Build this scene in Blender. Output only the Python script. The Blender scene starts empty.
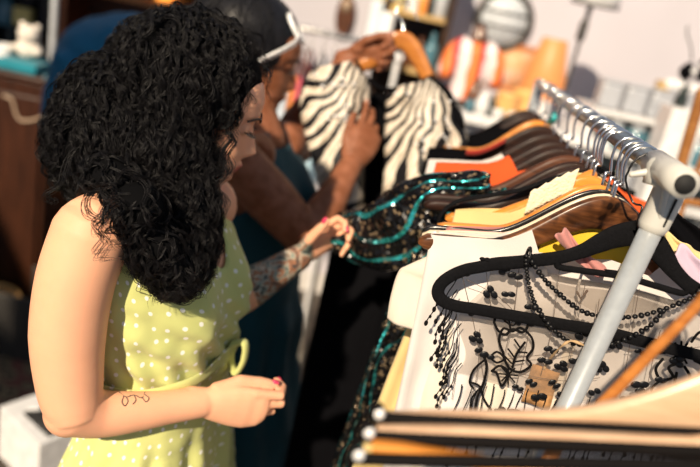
import bpy, bmesh, math, random
import numpy as np
from math import sin, cos, pi, radians, sqrt, exp, atan2
from mathutils import Vector, Matrix, noise
from mathutils.bvhtree import BVHTree
random.seed(7); np.random.seed(7)
S = bpy.context.scene
COL = S.collection

# ------------------------------------------------------------------ camera
PITCH, ROLL, FPX = radians(19), radians(12), 680.0
CAM = Vector((0, 0, 1.63))
cF = Vector((0, cos(PITCH), -sin(PITCH)))
_r0 = Vector((1, 0, 0)); _u0 = Vector((0, sin(PITCH), cos(PITCH)))
cR = cos(ROLL) * _r0 + sin(ROLL) * _u0
cU = -sin(ROLL) * _r0 + cos(ROLL) * _u0
cd = bpy.data.cameras.new('camera'); cam = bpy.data.objects.new('camera', cd); COL.objects.link(cam)
cam.matrix_world = Matrix(((cR.x, cU.x, -cF.x, CAM.x), (cR.y, cU.y, -cF.y, CAM.y), (cR.z, cU.z, -cF.z, CAM.z), (0, 0, 0, 1)))
cd.sensor_width = 36; cd.lens = 36 * FPX / 700; cd.clip_start = .02
cd.dof.use_dof = True; cd.dof.focus_distance = .86; cd.dof.aperture_fstop = 2.1
S.camera = cam
# ------------------------------------------------------------------ light
W = bpy.data.worlds.new('world'); S.world = W; W.use_nodes = True
W.node_tree.nodes['Background'].inputs[0].default_value = (.66, .80, 1, 1)
W.node_tree.nodes['Background'].inputs[1].default_value = .33
sl = bpy.data.lights.new('sun', 'SUN'); sun = bpy.data.objects.new('sun', sl); COL.objects.link(sun)
sl.energy = 6.0; sl.color = (1, .83, .62); sl.angle = radians(1.2)
sun.rotation_euler = Vector((-.30, -.85, .60)).to_track_quat('Z', 'Y').to_euler()
S.view_settings.view_transform = 'Standard'; S.view_settings.look = 'None'
S.view_settings.gamma = 1; S.view_settings.use_curve_mapping = False
S.view_settings.exposure = .18

# ------------------------------------------------------------------ helpers
def at(px, py, Y):                       # point on the plane y = Y
    k = cF + (px - 350) / FPX * cR - (py - 233.5) / FPX * cU
    return CAM + k * (Y / k.y)
def atd(px, py, d):                      # point at camera depth d
    return CAM + d * (cF + (px - 350) / FPX * cR - (py - 233.5) / FPX * cU)
def tag(o, label=None, cat=None, group=None, kind=None):
    if label: o['label'] = label
    if cat: o['category'] = cat
    if group: o['group'] = group
    if kind: o['kind'] = kind
    return o
def empty(name, loc, label, cat, group=None):
    o = bpy.data.objects.new(name, None); COL.objects.link(o); o.location = loc; o.empty_display_size = .05
    return tag(o, label, cat, group)
def ss(a, b, x):
    t = min(1, max(0, (x - a) / (b - a))) if b != a else float(x > a)
    return t * t * (3 - 2 * t)
def lerp(a, b, t): return a + (b - a) * t
def crom(pts, n):                        # Catmull-Rom resample, n per segment
    P = [Vector(p) for p in pts]; out = []
    for i in range(len(P) - 1):
        p0 = P[max(i - 1, 0)]; p1 = P[i]; p2 = P[i + 1]; p3 = P[min(i + 2, len(P) - 1)]
        for k in range(n):
            t = k / n
            out.append(.5 * ((2 * p1) + (p2 - p0) * t + (2 * p0 - 5 * p1 + 4 * p2 - p3) * t * t + (3 * p1 - p0 - 3 * p2 + p3) * t ** 3))
    out.append(P[-1]); return out
def world_of(o):
    v = Vector(o.location)
    while o.parent: o = o.parent; v += Vector(o.location)
    return v
class MB:
    def __init__(s): s.v = []; s.f = []; s.uv = None
    def add(s, vs, fs):
        b = len(s.v); s.v += [tuple(x) for x in vs]; s.f += [tuple(i + b for i in q) for q in fs]; return s
    def tube(s, pts, rad, n=10, ref=None, cap=True):
        P = [Vector(p) for p in pts]; m = len(P)
        if not isinstance(rad, (list, tuple)) or (len(rad) == 2 and m != 2): rad = [rad] * m
        rad = [r if isinstance(r, (list, tuple)) else (r, r) for r in rad]
        T = [(P[min(i + 1, m - 1)] - P[max(i - 1, 0)]).normalized() for i in range(m)]
        N = Vector(ref) if ref else Vector((0, 0, 1))
        if abs(N.dot(T[0])) > .95 * N.length: N = Vector((1, 0, 0)) if abs(T[0].x) < .9 else Vector((0, 1, 0))
        N = (N - T[0] * N.dot(T[0])).normalized()
        rings = []
        if cap:
            for k in (1.0, .8, .45):
                rings.append((P[0] - T[0] * max(rad[0]) * k * .8, T[0], rad[0], sqrt(max(0.001, 1 - k * k)) if k < 1 else .05))
        for i in range(m): rings.append((P[i], T[i], rad[i], 1))
        if cap:
            for k in (.45, .8, 1.0):
                rings.append((P[-1] + T[-1] * max(rad[-1]) * k * .8, T[-1], rad[-1], sqrt(max(0.001, 1 - k * k)) if k < 1 else .05))
        vs = []; fs = []
        for c, t, (a, b), k in rings:
            N = (N - t * N.dot(t)).normalized(); B = t.cross(N)
            for j in range(n):
                w = 2 * pi * j / n; vs.append(c + N * (a * k * cos(w)) + B * (b * k * sin(w)))
        for i in range(len(rings) - 1):
            for j in range(n):
                fs.append((i * n + j, i * n + (j + 1) % n, (i + 1) * n + (j + 1) % n, (i + 1) * n + j))
        fs.append(tuple(range(n - 1, -1, -1))); fs.append(tuple((len(rings) - 1) * n + j for j in range(n)))
        return s.add(vs, fs)
    def ell(s, c, r, n=12, m=8, M=None):
        if not isinstance(r, (list, tuple)): r = (r, r, r)
        c = Vector(c); vs = []; fs = []
        for i in range(m + 1):
            a = pi * i / m
            for j in range(n):
                b = 2 * pi * j / n
                v = Vector((r[0] * sin(a) * cos(b), r[1] * sin(a) * sin(b), r[2] * cos(a)))
                if M: v = M @ v
                vs.append(c + v)
        for i in range(m):
            for j in range(n):
                fs.append((i * n + j, (i + 1) * n + j, (i + 1) * n + (j + 1) % n, i * n + (j + 1) % n))
        return s.add(vs, fs)
    def box(s, c, d, M=None):
        c = Vector(c); vs = []
        for x in (-.5, .5):
            for y in (-.5, .5):
                for z in (-.5, .5):
                    v = Vector((x * d[0], y * d[1], z * d[2])); vs.append(c + (M @ v if M else v))
        return s.add(vs, [(0, 1, 3, 2), (4, 6, 7, 5), (0, 4, 5, 1), (2, 3, 7, 6), (0, 2, 6, 4), (1, 5, 7, 3)])
    def lathe(s, c, prof, n=24, M=None):
        c = Vector(c); vs = []; fs = []; m = len(prof)
        for r, z in prof:
            for j in range(n):
                v = Vector((r * cos(2 * pi * j / n), r * sin(2 * pi * j / n), z)); vs.append(c + (M @ v if M else v))
        for i in range(m - 1):
            for j in range(n):
                fs.append((i * n + j, i * n + (j + 1) % n, (i + 1) * n + (j + 1) % n, (i + 1) * n + j))
        if prof[0][0] > 1e-4: fs.append(tuple(range(n - 1, -1, -1)))
        if prof[-1][0] > 1e-4: fs.append(tuple((m - 1) * n + j for j in range(n)))
        return s.add(vs, fs)
    def prism(s, poly, t, o, ax, az, ay):    # 2-D outline in (ax,az) about o, thickness t along ay
        o = Vector(o); n = len(poly); vs = []
        for sgn in (-.5, .5):
            for (x, z) in poly: vs.append(o + ax * x + az * z + ay * (t * sgn))
        fs = [tuple(range(n)), tuple(range(2 * n - 1, n - 1, -1))]
        for i in range(n): fs.append((i, i + n, (i + 1) % n + n, (i + 1) % n))
        return s.add(vs, fs)
    def grid(s, rows, closed=False, keep=None, uv=None):
        n = len(rows[0]); m = len(rows); vs = [p for r in rows for p in r]; fs = []; b = len(s.v)
        for i in range(m - 1):
            for j in range(n if closed else n - 1):
                if keep and not keep(i, j): continue
                fs.append((i * n + j, i * n + (j + 1) % n, (i + 1) * n + (j + 1) % n, (i + 1) * n + j))
        if uv is not None:
            if s.uv is None: s.uv = {}
            for q in fs:
                wrap = closed and (max(x % n for x in q) - min(x % n for x in q)) > n / 2
                for k in q:
                    pass
            for k in range(len(vs)): s.uv[b + k] = uv[k]
        return s.add(vs, fs)
    def build(s, name, m, parent=None, smooth=True, bevel=0, sub=0, solid=0, trim=0):
        me = bpy.data.meshes.new(name)
        off = world_of(parent) if parent else Vector((0, 0, 0))
        me.from_pydata([(x - off.x, y - off.y, z - off.z) for x, y, z in s.v], [], s.f)
        if s.uv:
            L = me.uv_layers.new(name='UVMap')
            for poly in me.polygons:
                us = [s.uv.get(me.loops[li].vertex_index, (0, 0)) for li in poly.loop_indices]
                w = max(u[0] for u in us) - min(u[0] for u in us)
                for li, u in zip(poly.loop_indices, us):
                    L.data[li].uv = (u[0] + (s.wrap if getattr(s, 'wrap', 0) and w > s.wrap * .5 and u[0] < s.wrap * .5 else 0), u[1])
        bm = bmesh.new(); bm.from_mesh(me); bmesh.ops.recalc_face_normals(bm, faces=bm.faces[:])
        loose = [v for v in bm.verts if not v.link_faces]
        if loose: bmesh.ops.delete(bm, geom=loose, context='VERTS')
        for _ in range(trim):
            mv_ = {}
            for v in bm.verts:
                nb_ = [e.other_vert(v) for e in v.link_edges if e.is_boundary]
                if len(nb_) == 2: mv_[v] = v.co.lerp((nb_[0].co + nb_[1].co) / 2, .5)
            for v, c in mv_.items(): v.co = c
        bm.to_mesh(me); bm.free()
        if smooth:
            me.polygons.foreach_set('use_smooth', [True] * len(me.polygons))
        o = bpy.data.objects.new(name, me); COL.objects.link(o); me.materials.append(m)
        if parent: o.parent = parent
        if solid:
            q = o.modifiers.new('solid', 'SOLIDIFY'); q.thickness = solid; q.offset = 0
        if bevel:
            q = o.modifiers.new('bevel', 'BEVEL'); q.width = bevel; q.segments = 2; q.limit_method = 'ANGLE'; q.angle_limit = radians(40)
            me.polygons.foreach_set('use_smooth', [False] * len(me.polygons))
        if sub:
            q = o.modifiers.new('sub', 'SUBSURF'); q.levels = sub; q.render_levels = sub
        return o
def remeshed(mb, voxel, it=3, fac=.5):
    me = bpy.data.meshes.new('tmp'); me.from_pydata(mb.v, [], mb.f)
    bm = bmesh.new(); bm.from_mesh(me); bmesh.ops.recalc_face_normals(bm, faces=bm.faces[:]); bm.to_mesh(me); bm.free()
    o = bpy.data.objects.new('tmp', me); COL.objects.link(o)
    q = o.modifiers.new('r', 'REMESH'); q.mode = 'VOXEL'; q.voxel_size = voxel; q.use_smooth_shade = True
    if it:
        q = o.modifiers.new('s', 'SMOOTH'); q.iterations = it; q.factor = fac
    dg = bpy.context.evaluated_depsgraph_get(); dg.update()
    res = bpy.data.meshes.new_from_object(o.evaluated_get(dg), depsgraph=dg)
    bpy.data.objects.remove(o); bpy.data.meshes.remove(me)
    res.polygons.foreach_set('use_smooth', [True] * len(res.polygons))
    return res
def link_mesh(me, name, m, parent):
    off = world_of(parent) if parent else Vector((0, 0, 0))
    me.transform(Matrix.Translation(-off)); me.materials.clear(); me.materials.append(m); me.name = name
    o = bpy.data.objects.new(name, me); COL.objects.link(o)
    if parent: o.parent = parent
    return o

# ------------------------------------------------------------------ materials
class NT:
    def __init__(s, name):
        s.m = bpy.data.materials.new(name); s.m.use_nodes = True; s.t = s.m.node_tree
        s.b = s.t.nodes['Principled BSDF']; s.out = s.t.nodes['Material Output']
    def n(s, typ, **k):
        x = s.t.nodes.new(typ)
        for a, v in k.items():
            if a.startswith('i_'): x.inputs[a[2:].replace('_', ' ')].default_value = v
            else: setattr(x, a, v)
        return x
    def l(s, a, b): s.t.links.new(a, b)
    def coord(s, kind='Object', scale=(1, 1, 1), rot=(0, 0, 0)):
        c = s.n('ShaderNodeTexCoord'); mp = s.n('ShaderNodeMapping'); mp.inputs['Scale'].default_value = scale; mp.inputs['Rotation'].default_value = rot
        s.l(c.outputs[kind], mp.inputs[0]); return mp.outputs[0]
    def ramp(s, src, stops, interp='LINEAR'):
        r = s.n('ShaderNodeValToRGB'); r.color_ramp.interpolation = interp
        e = r.color_ramp.elements
        while len(e) < len(stops): e.new(.5)
        for q, (p, c) in zip(e, stops): q.position = p; q.color = (*c, 1) if len(c) == 3 else c
        s.l(src, r.inputs[0]); return r.outputs[0]
    def math(s, op, a, b=None):
        x = s.n('ShaderNodeMath', operation=op)
        for i, v in enumerate((a, b)):
            if v is None: continue
            if isinstance(v, (int, float)): x.inputs[i].default_value = v
            else: s.l(v, x.inputs[i])
        return x.outputs[0]
    def mix(s, f, a, b):
        x = s.n('ShaderNodeMix', data_type='RGBA')
        for i, v in ((0, f), (6, a), (7, b)):
            if isinstance(v, (int, float)): x.inputs[i].default_value = v
            elif isinstance(v, tuple): x.inputs[i].default_value = (*v, 1) if len(v) == 3 else v
            else: s.l(v, x.inputs[i])
        return x.outputs[2]
    def bump(s, h, st=.3, d=.002):
        x = s.n('ShaderNodeBump'); x.inputs['Strength'].default_value = st; x.inputs['Distance'].default_value = d
        s.l(h, x.inputs['Height']); s.l(x.outputs[0], s.b.inputs['Normal'])
    def noise(s, vec, sc, det=3, rough=.5, dist=0):
        x = s.n('ShaderNodeTexNoise'); x.inputs['Scale'].default_value = sc; x.inputs['Detail'].default_value = det
        x.inputs['Roughness'].default_value = rough; x.inputs['Distortion'].default_value = dist
        s.l(vec, x.inputs['Vector']); return x.outputs[0]
def mat(name, c, rough=.5, metal=0, noise_amt=.12, nscale=30, bump=0, bscale=200, spec=.5, sheen=0, coat=0, trans=0):
    k = NT(name); v = k.coord()
    nz = k.noise(v, nscale)
    dark = tuple(x * (1 - noise_amt) for x in c); lite = tuple(min(1, x * (1 + noise_amt)) for x in c)
    k.l(k.ramp(nz, [(.3, dark), (.7, lite)]), k.b.inputs['Base Color'])
    k.b.inputs['Roughness'].default_value = rough; k.b.inputs['Metallic'].default_value = metal
    k.b.inputs['Specular IOR Level'].default_value = spec
    if sheen: k.b.inputs['Sheen Weight'].default_value = sheen
    if coat: k.b.inputs['Coat Weight'].default_value = coat
    if trans: k.b.inputs['Transmission Weight'].default_value = trans
    if bump: k.bump(k.noise(v, bscale, 2), bump)
    return k.m
def wood(name, c1, c2, rough=.35, scale=(6, 40, 60), coat=.3, big=0):
    k = NT(name); v = k.coord(scale=scale)
    a = k.noise(v, 1.2, 5, .6, 1.2)
    col = k.ramp(a, [(.32, c1), (.68, c2)])
    if big:
        b = k.noise(k.coord(scale=(1, 1, 1)), big, 3, .6, .5)
        col = k.mix(k.ramp(b, [(.52, (0, 0, 0)), (.62, (1, 1, 1))]), col, tuple(x * .18 for x in c1))
    k.l(col, k.b.inputs['Base Color']); k.b.inputs['Roughness'].default_value = rough
    k.b.inputs['Coat Weight'].default_value = coat; k.b.inputs['Coat Roughness'].default_value = .2; k.b.inputs['Specular IOR Level'].default_value = .22
    k.bump(a, .15, .001); return k.m
def cloth(name, c, rough=.85, weave=900, sheen=.2, trans=0, amt=.08, wb=.25):
    k = NT(name); v = k.coord()
    k.l(k.ramp(k.noise(v, 12), [(.3, tuple(x * (1 - amt) for x in c)), (.7, tuple(min(1, x * (1 + amt)) for x in c))]), k.b.inputs['Base Color'])
    k.b.inputs['Roughness'].default_value = rough; k.b.inputs['Sheen Weight'].default_value = sheen
    k.b.inputs['Specular IOR Level'].default_value = .2
    k.bump(k.math('ADD', k.noise(v, weave, 1), k.math('MULTIPLY', k.noise(v, 22, 3), 1.5)), wb, .002)
    if trans:
        t = k.n('ShaderNodeBsdfTranslucent'); t.inputs[0].default_value = (*c, 1)
        mx = k.n('ShaderNodeMixShader'); mx.inputs[0].default_value = trans
        k.l(k.b.outputs[0], mx.inputs[1]); k.l(t.outputs[0], mx.inputs[2]); k.l(mx.outputs[0], k.out.inputs[0])
    return k.m
def emis(name, c, st, base=None):
    k = NT(name); k.b.inputs['Base Color'].default_value = (*(base or c), 1)
    k.b.inputs['Emission Color'].default_value = (*c, 1); k.b.inputs['Emission Strength'].default_value = st
    return k.m
M = {}
M['chrome'] = mat('chrome', (.75, .76, .78), .16, 1, .03)
M['steel'] = mat('brushed_steel', (.62, .60, .56), .28, 1, .10, 60)
M['pole'] = mat('enamelled_tube', (.40, .43, .45), .32, .25, .06, 90, coat=.3)
M['plastic'] = mat('ivory_plastic', (.55, .54, .49), .4, 0, .04, 30, coat=.2)
M['hole'] = mat('tube_inside', (.012, .012, .012), .8)
M['velvet'] = mat('black_velvet', (.004, .004, .005), .85, 0, .3, 300, .3, 600, .12, 0)
M['darkwire'] = mat('dark_wire', (.05, .05, .05), .3, .9, .05)
M['wood_rustic'] = wood('rustic_wood', (.045, .016, .006), (.19, .07, .024), .35, (8, 60, 70), .25, 16)
M['wood_dark'] = wood('dark_wood', (.007, .0035, .0025), (.032, .011, .006), .5, coat=.04)
M['wood_mid'] = wood('mid_wood', (.045, .016, .008), (.12, .042, .018), .5, coat=.04)
M['wood_orange'] = wood('orange_wood', (.50, .17, .022), (.74, .29, .05), .36, coat=.2)
M['wood_amber'] = wood('amber_wood', (.36, .12, .025), (.52, .20, .045), .28)
M['wood_tan'] = wood('tan_wood', (.58, .36, .22), (.72, .49, .32), .4)
M['wood_pale'] = wood('pale_wood', (.60, .48, .33), (.75, .62, .45), .4)
M['blackwood'] = mat('black_lacquer', (.010, .009, .008), .25, 0, .1, coat=.3)
M['blacktape'] = mat('black_band', (.005, .004, .004), .7, spec=.1)
M['bead'] = mat('black_bead', (.004, .004, .005), .4, 0, .1, spec=.3)
M['thread'] = mat('black_thread', (.005, .0045, .0045), .8, spec=.1)
M['finethread'] = mat('grey_thread', (.12, .09, .075), .8)
M['white_cloth'] = cloth('white_cotton', (.76, .71, .68), trans=.12)
M['cream_cloth'] = cloth('cream_cotton', (.78, .69, .58), trans=.12)
M['yellow_cloth'] = cloth('yellow_cotton', (.82, .63, .29), trans=.15)
M['gold_cloth'] = cloth('golden_yellow_cloth', (.72, .50, .04), trans=.1)
M['pink_cloth'] = cloth('dusty_pink_cloth', (.55, .24, .22), trans=.1)
M['rose_cloth'] = cloth('pale_pink_cloth', (.78, .45, .38), trans=.1)
M['lavender_cloth'] = cloth('lavender_cloth', (.62, .48, .60), trans=.1)
M['red_cloth'] = cloth('red_orange_cloth', (.70, .10, .022))
M['black_cloth'] = cloth('black_cloth', (.003, .003, .004), sheen=0)
M['black_cloth'].node_tree.nodes['Principled BSDF'].inputs['Specular IOR Level'].default_value = .05
M['lace_cloth'] = cloth('ivory_lace', (.84, .71, .50), weave=260, wb=1.0)
M['teal_top'] = cloth('teal_denim', (.008, .052, .075), sheen=.05)
M['blue_dress'] = cloth('dark_blue_denim', (.006, .035, .06), sheen=.05)
M['blue_shirt'] = cloth('blue_jersey', (.010, .115, .22), sheen=.2)
M['white_plastic'] = mat('white_gloss_plastic', (.80, .80, .80), .25, coat=.4, noise_amt=.02)
M['nail'] = mat('pink_nail_polish', (.75, .06, .14), .15, coat=.7, noise_amt=.02)
M['nail_bare'] = mat('natural_nail', (.55, .28, .2), .25, coat=.5, noise_amt=.02)
M['ink'] = mat('tattoo_ink', (.11, .075, .06), .6)
M['brow'] = mat('brow_hair', (.012, .008, .007), .6)
M['kraft'] = mat('kraft_paper', (.44, .23, .09), .8, noise_amt=.25, nscale=120)
M['twine'] = mat('jute_twine', (.45, .30, .16), .9)
def hair_mat(name, c, rough=.32):
    k = NT(name); k.l(k.ramp(k.noise(k.coord(), 90, 2), [(.3, c), (.75, tuple(x * 1.9 for x in c))]), k.b.inputs['Base Color'])
    k.b.inputs['Roughness'].default_value = rough; k.b.inputs['Specular IOR Level'].default_value = .22; return k.m
M['hair'] = hair_mat('black_curls', (.0045, .004, .0045), .46)
M['hair_core'] = mat('hair_underlayer', (.003, .003, .0035), .9, spec=.05)
M['hair_sleek'] = hair_mat('sleek_black_hair', (.006, .006, .008), .45)
def skin_mat(name):
    k = NT(name); a = k.n('ShaderNodeAttribute', attribute_name='Col'); t = k.n('ShaderNodeAttribute', attribute_name='tattoo')
    v = k.coord()
    base = k.mix(k.ramp(k.noise(v, 45, 4), [(.35, (0, 0, 0)), (.75, (.22, .22, .22))]), a.outputs['Color'], (.75, .34, .22))
    cells = k.noise(v, 34, 2, .5, 2.2)
    ink = k.ramp(cells, [(.36, (.015, .03, .035)), (.43, (.10, .22, .21)), (.50, (.50, .42, .33)), (.54, (.04, .055, .05)), (.60, (.40, .16, .07)), (.68, (.02, .04, .05))])
    k.l(k.mix(t.outputs['Fac'], base, ink), k.b.inputs['Base Color'])
    k.b.inputs['Roughness'].default_value = .55; k.b.inputs['Specular IOR Level'].default_value = .3
    k.b.inputs['Subsurface Weight'].default_value = .12; k.b.inputs['Subsurface Radius'].default_value = (.012, .004, .002)
    k.b.inputs['Subsurface Scale'].default_value = .6
    k.bump(k.noise(v, 700, 2), .08, .001); return k.m
M['skin_w1'] = skin_mat('fair_skin'); M['skin_w2'] = skin_mat('brown_skin')
def dots_mat():
    k = NT('green_polka_cloth'); u = k.coord('UV', (1, 1, 1))
    vo = k.n('ShaderNodeTexVoronoi'); vo.voronoi_dimensions = '2D'; vo.inputs['Scale'].default_value = 46; vo.inputs['Randomness'].default_value = .42
    k.l(u, vo.inputs['Vector'])
    d = k.ramp(vo.outputs['Distance'], [(.125, (1, 1, 1)), (.165, (0, 0, 0))])
    v = k.coord()
    base = k.ramp(k.noise(v, 15), [(.3, (.54, .565, .20)), (.7, (.60, .615, .235))])
    k.l(k.mix(d, base, (.86, .86, .78)), k.b.inputs['Base Color'])
    k.b.inputs['Roughness'].default_value = .8; k.b.inputs['Sheen Weight'].default_value = .2; k.b.inputs['Specular IOR Level'].default_value = .25
    k.bump(k.math('ADD', k.noise(v, 900, 1), k.math('MULTIPLY', k.noise(v, 18, 3), 2.5)), .25, .003)
    return k.m
M['dots'] = dots_mat()
def sequin_mat():
    k = NT('black_teal_sequins'); u = k.coord('UV')
    sep = k.n('ShaderNodeSeparateXYZ'); k.l(u, sep.inputs[0])
    wob = k.noise(u, 9, 1); wob2 = k.math('MULTIPLY', k.math('SUBTRACT', wob, .5), .085)
    x = k.math('ADD', sep.outputs[0], wob2)
    w = k.math('PINGPONG', x, .0150)
    vo = k.n('ShaderNodeTexVoronoi'); vo.voronoi_dimensions = '2D'; vo.inputs['Scale'].default_value = 260; vo.inputs['Randomness'].default_value = .6; k.l(u, vo.inputs['Vector'])
    line = k.math('MULTIPLY', k.ramp(k.math('DIVIDE', w, .0150), [(.13, (1, 1, 1)), (.22, (0, 0, 0))]), k.ramp(k.noise(k.coord('UV', (30, 12, 1)), 1, 2), [(.40, (.05, .05, .05)), (.48, (1, 1, 1))]))
    line = k.math('MULTIPLY', line, k.ramp(vo.outputs['Color'], [(.18, (.1, .1, .1)), (.26, (1, 1, 1))]))
    sp = k.ramp(vo.outputs['Color'], [(.80, (0, 0, 0)), (.86, (1, 1, 1))])
    bc = k.mix(sp, (.006, .006, .007), (.30, .22, .14))
    k.l(k.mix(line, bc, (.07, .70, .74)), k.b.inputs['Base Color'])
    k.b.inputs['Metallic'].default_value = .55; k.b.inputs['Roughness'].default_value = .24
    k.l(k.mix(line, (.4, .4, .4), (.9, .9, .9)), k.b.inputs['Metallic'])
    nm = k.n('ShaderNodeNormalMap'); nm.inputs['Strength'].default_value = .55
    sc = k.mix(.45, vo.outputs['Color'], (.5, .5, 1)); k.l(sc, nm.inputs['Color']); k.l(nm.outputs[0], k.b.inputs['Normal'])
    return k.m
M['sequin'] = sequin_mat()
def zebra_mat():
    k = NT('cream_black_beadwork'); u = k.coord('UV')
    sep = k.n('ShaderNodeSeparateXYZ'); k.l(u, sep.inputs[0])
    wob = k.math('MULTIPLY', k.math('SUBTRACT', k.noise(u, 7, 1, .5, .4), .5), .12)
    x = k.math('ADD', sep.outputs[0], wob)
    w = k.math('DIVIDE', k.math('PINGPONG', x, .0095), .0095)
    gate = k.noise(k.coord('UV', (1, 1.0, 1)), 26, 1)
    lim = k.math('SUBTRACT', w, k.math('MULTIPLY', gate, .80))
    stripe = k.ramp(lim, [(-.0, (1, 1, 1)), (.06, (0, 0, 0))])
    fr = k.noise(k.coord('UV', (500, 25, 1)), 1, 1)
    cream = k.ramp(fr, [(.35, (.42, .34, .25)), (.6, (.88, .79, .66))])
    k.l(k.mix(stripe, cream, (.008, .008, .010)), k.b.inputs['Base Color']); k.b.inputs['Roughness'].default_value = .38
    k.bump(fr, .6, .003); return k.m
M['zebra'] = zebra_mat()
def sheer_mat():
    k = NT('sheer_net'); tr = k.n('ShaderNodeBsdfTransparent'); tr.inputs[0].default_value = (.90, .88, .86, 1)
    k.b.inputs['Base Color'].default_value = (.30, .26, .22, 1); k.b.inputs['Roughness'].default_value = .6
    mx = k.n('ShaderNodeMixShader'); v = k.coord()
    k.l(k.ramp(k.noise(v, 14, 2), [(.35, (.12, .12, .12)), (.7, (.36, .36, .36))]), mx.inputs[0])  # opacity raised to put the near hangers' shade over the blouse
    k.l(tr.outputs[0], mx.inputs[1]); k.l(k.b.outputs[0], mx.inputs[2]); k.l(mx.outputs[0], k.out.inputs[0]); return k.m
M['sheer'] = sheer_mat()
def glass_mat(name, c, a=.35):
    k = NT(name); k.b.inputs['Base Color'].default_value = (*c, 1); k.b.inputs['Roughness'].default_value = .08
    k.b.inputs['Transmission Weight'].default_value = 1; k.b.inputs['IOR'].default_value = 1.3; return k.m
M['glass'] = glass_mat('blue_glass', (.55, .75, .8))

# ================================================================== setting
k = NT('painted_plaster'); v = k.coord()
k.l(k.ramp(k.noise(v, 1.2, 3), [(.3, (.455, .435, .475)), (.7, (.52, .50, .545))]), k.b.inputs['Base Color']); k.b.inputs['Roughness'].default_value = .9
k.bump(k.noise(v, 60, 3), .1); M['wall'] = k.m
k = NT('worn_floorboards'); v = k.coord(scale=(1, 1, 1))
br = k.n('ShaderNodeTexBrick'); br.inputs['Scale'].default_value = 1; br.inputs['Brick Width'].default_value = 1.1; br.inputs['Row Height'].default_value = .13
br.inputs['Mortar Size'].default_value = .004
br.inputs['Color1'].default_value = (.055, .040, .030, 1); br.inputs['Color2'].default_value = (.035, .026, .020, 1); br.inputs['Mortar'].default_value = (.008, .007, .006, 1)
k.l(v, br.inputs['Vector']); k.l(br.outputs[0], k.b.inputs['Base Color']); k.b.inputs['Roughness'].default_value = .5; M['floor'] = k.m
def struct(name, c, d, m):
    return tag(MB().box(c, d).build(name, m, smooth=False), kind='structure')
struct('floor', (0, 1.3, -.05), (5.4, 4.8, .1), M['floor'])
struct('wall_back', (0, 3.65, 1.4), (5.4, .1, 2.8), M['wall'])
wl = MB()                                # unseen left wall added to shade the left background; invented opening lights the floor
for (y0, y1, z0, z1) in ((-1.55, -.85, 0, 4.4), (-.85, 1.45, 0, 2.0), (-.85, 1.45, 3.3, 4.4), (1.45, 3.7, 0, 4.4)):
    wl.box((-2.28, (y0 + y1) / 2, (z0 + z1) / 2), (.1, y1 - y0, z1 - z0))
tag(wl.build('shading_wall_left', M['wall'], smooth=False), kind='structure')
wf = MB()
for c_, d_ in (((-2.28, .30, 2.02), (.14, 2.30, .04)), ((-2.28, .30, 3.28), (.14, 2.30, .04)), ((-2.28, -.83, 2.65), (.14, .04, 1.30)), ((-2.28, 1.43, 2.65), (.14, .04, 1.30))): wf.box(c_, d_)
tag(wf.build('added_window_1', M['white_plastic'], smooth=False), kind='structure')  # added frame around the invented light opening
struct('wall_right', (2.65, 1.3, 1.4), (.1, 4.8, 2.8), M['wall'])
struct('baseboard_back', (0, 3.59, .06), (5.2, .02, .12), mat('baseboard_paint', (.5, .48, .46), .5))

# ================================================================== clothes rack
BZ = 1.517
def barx(y): return .329 + .054 * (y - .755)
BR = .0118
def bp(y, z=BZ): return Vector((barx(y), y, z))
barDir = (bp(1.7) - bp(.75)).normalized()
rack = empty('clothes_rack', (.33, .80, 0), 'steel clothes rack whose ivory socket and pale slanting post stand in the foreground', 'clothes rack')
MB().tube([bp(.775), bp(1.76)], BR, 24, cap=False).build('rail', M['steel'], rack)
for yy in (.90, 1.02, 1.2, 1.45):        # spacer rings on the rail
    MB().tube([bp(yy), bp(yy + .006)], BR + .0012, 24, cap=False).build('rail_ring', M['chrome'], rack)
# near post leans
pt = atd(663, 205, .775); pb_dir = (atd(565, 412, .845) - pt).normalized()
PT = pt - pb_dir * .01; t_ = (PT.z - .09) / -pb_dir.z; PB = PT + pb_dir * t_
MB().tube([PT, PB], .0130, 24, cap=False).build('post', M['pole'], rack)
far_b = Vector((bp(1.74).x, 1.74, .09))
MB().tube([bp(1.74), far_b], .0130, 20, cap=False).build('post', M['pole'], rack)
# near socket: collar around rail + collar around post + web
e1 = bp(.700); e2 = bp(.80)
sk = MB(); sk.tube([e1, bp(.735), bp(.742), e2], [.0158, .0162, .0165, .0166], 28, cap=False)
up = (PT - PB).normalized()
j0 = bp(.772) - up * .006
sk.tube([bp(.772), j0, PT + up * .012, PT - up * .035], [(.0185, .0185), (.0175, .021), (.0175, .019), (.0172, .0172)], 24, ref=barDir)
sk.tube([bp(.745) - Vector((0, 0, .012)), PT - up * .03 - barDir * .012], [.0045, .0030], 10)
sk.tube([bp(.772) + Vector((-.013, 0, -.006)), bp(.775) + Vector((-.031, 0, -.014))], [.0048, .0035], 10)
soc = sk.build('socket', M['plastic'], rack)
MB().tube([e1 - barDir * .0012, bp(.720)], .0106, 24, cap=False).build('bore', M['hole'], rack)
so = PT - up * .010
MB().tube([so + Vector((.004, -.0185, .012)), so + Vector((.001, -.0185, -.02))], [(.0016, .0016), (.0013, .0013)], 8).build('slot', M['hole'], rack)
# base
for (b, nm) in ((PB, 'near'), (far_b, 'far')):
    f = MB().tube([Vector((b.x - .26, b.y, .085)), Vector((b.x + .26, b.y, .085))], .0135, 16).build('foot_bar', M['pole'], rack)
    for sx in (-.25, .25):
        w = MB().tube([Vector((b.x + sx - .009, b.y, .03)), Vector((b.x + sx + .009, b.y, .03))], .03, 20, cap=False); w.tube([Vector((b.x + sx, b.y, .035)), Vector((b.x + sx, b.y, .085))], .006, 8)
        w.build('caster', M['blackwood'], rack)
MB().tube([PB, far_b], .0125, 16).build('base_rail', M['pole'], rack)

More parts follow.
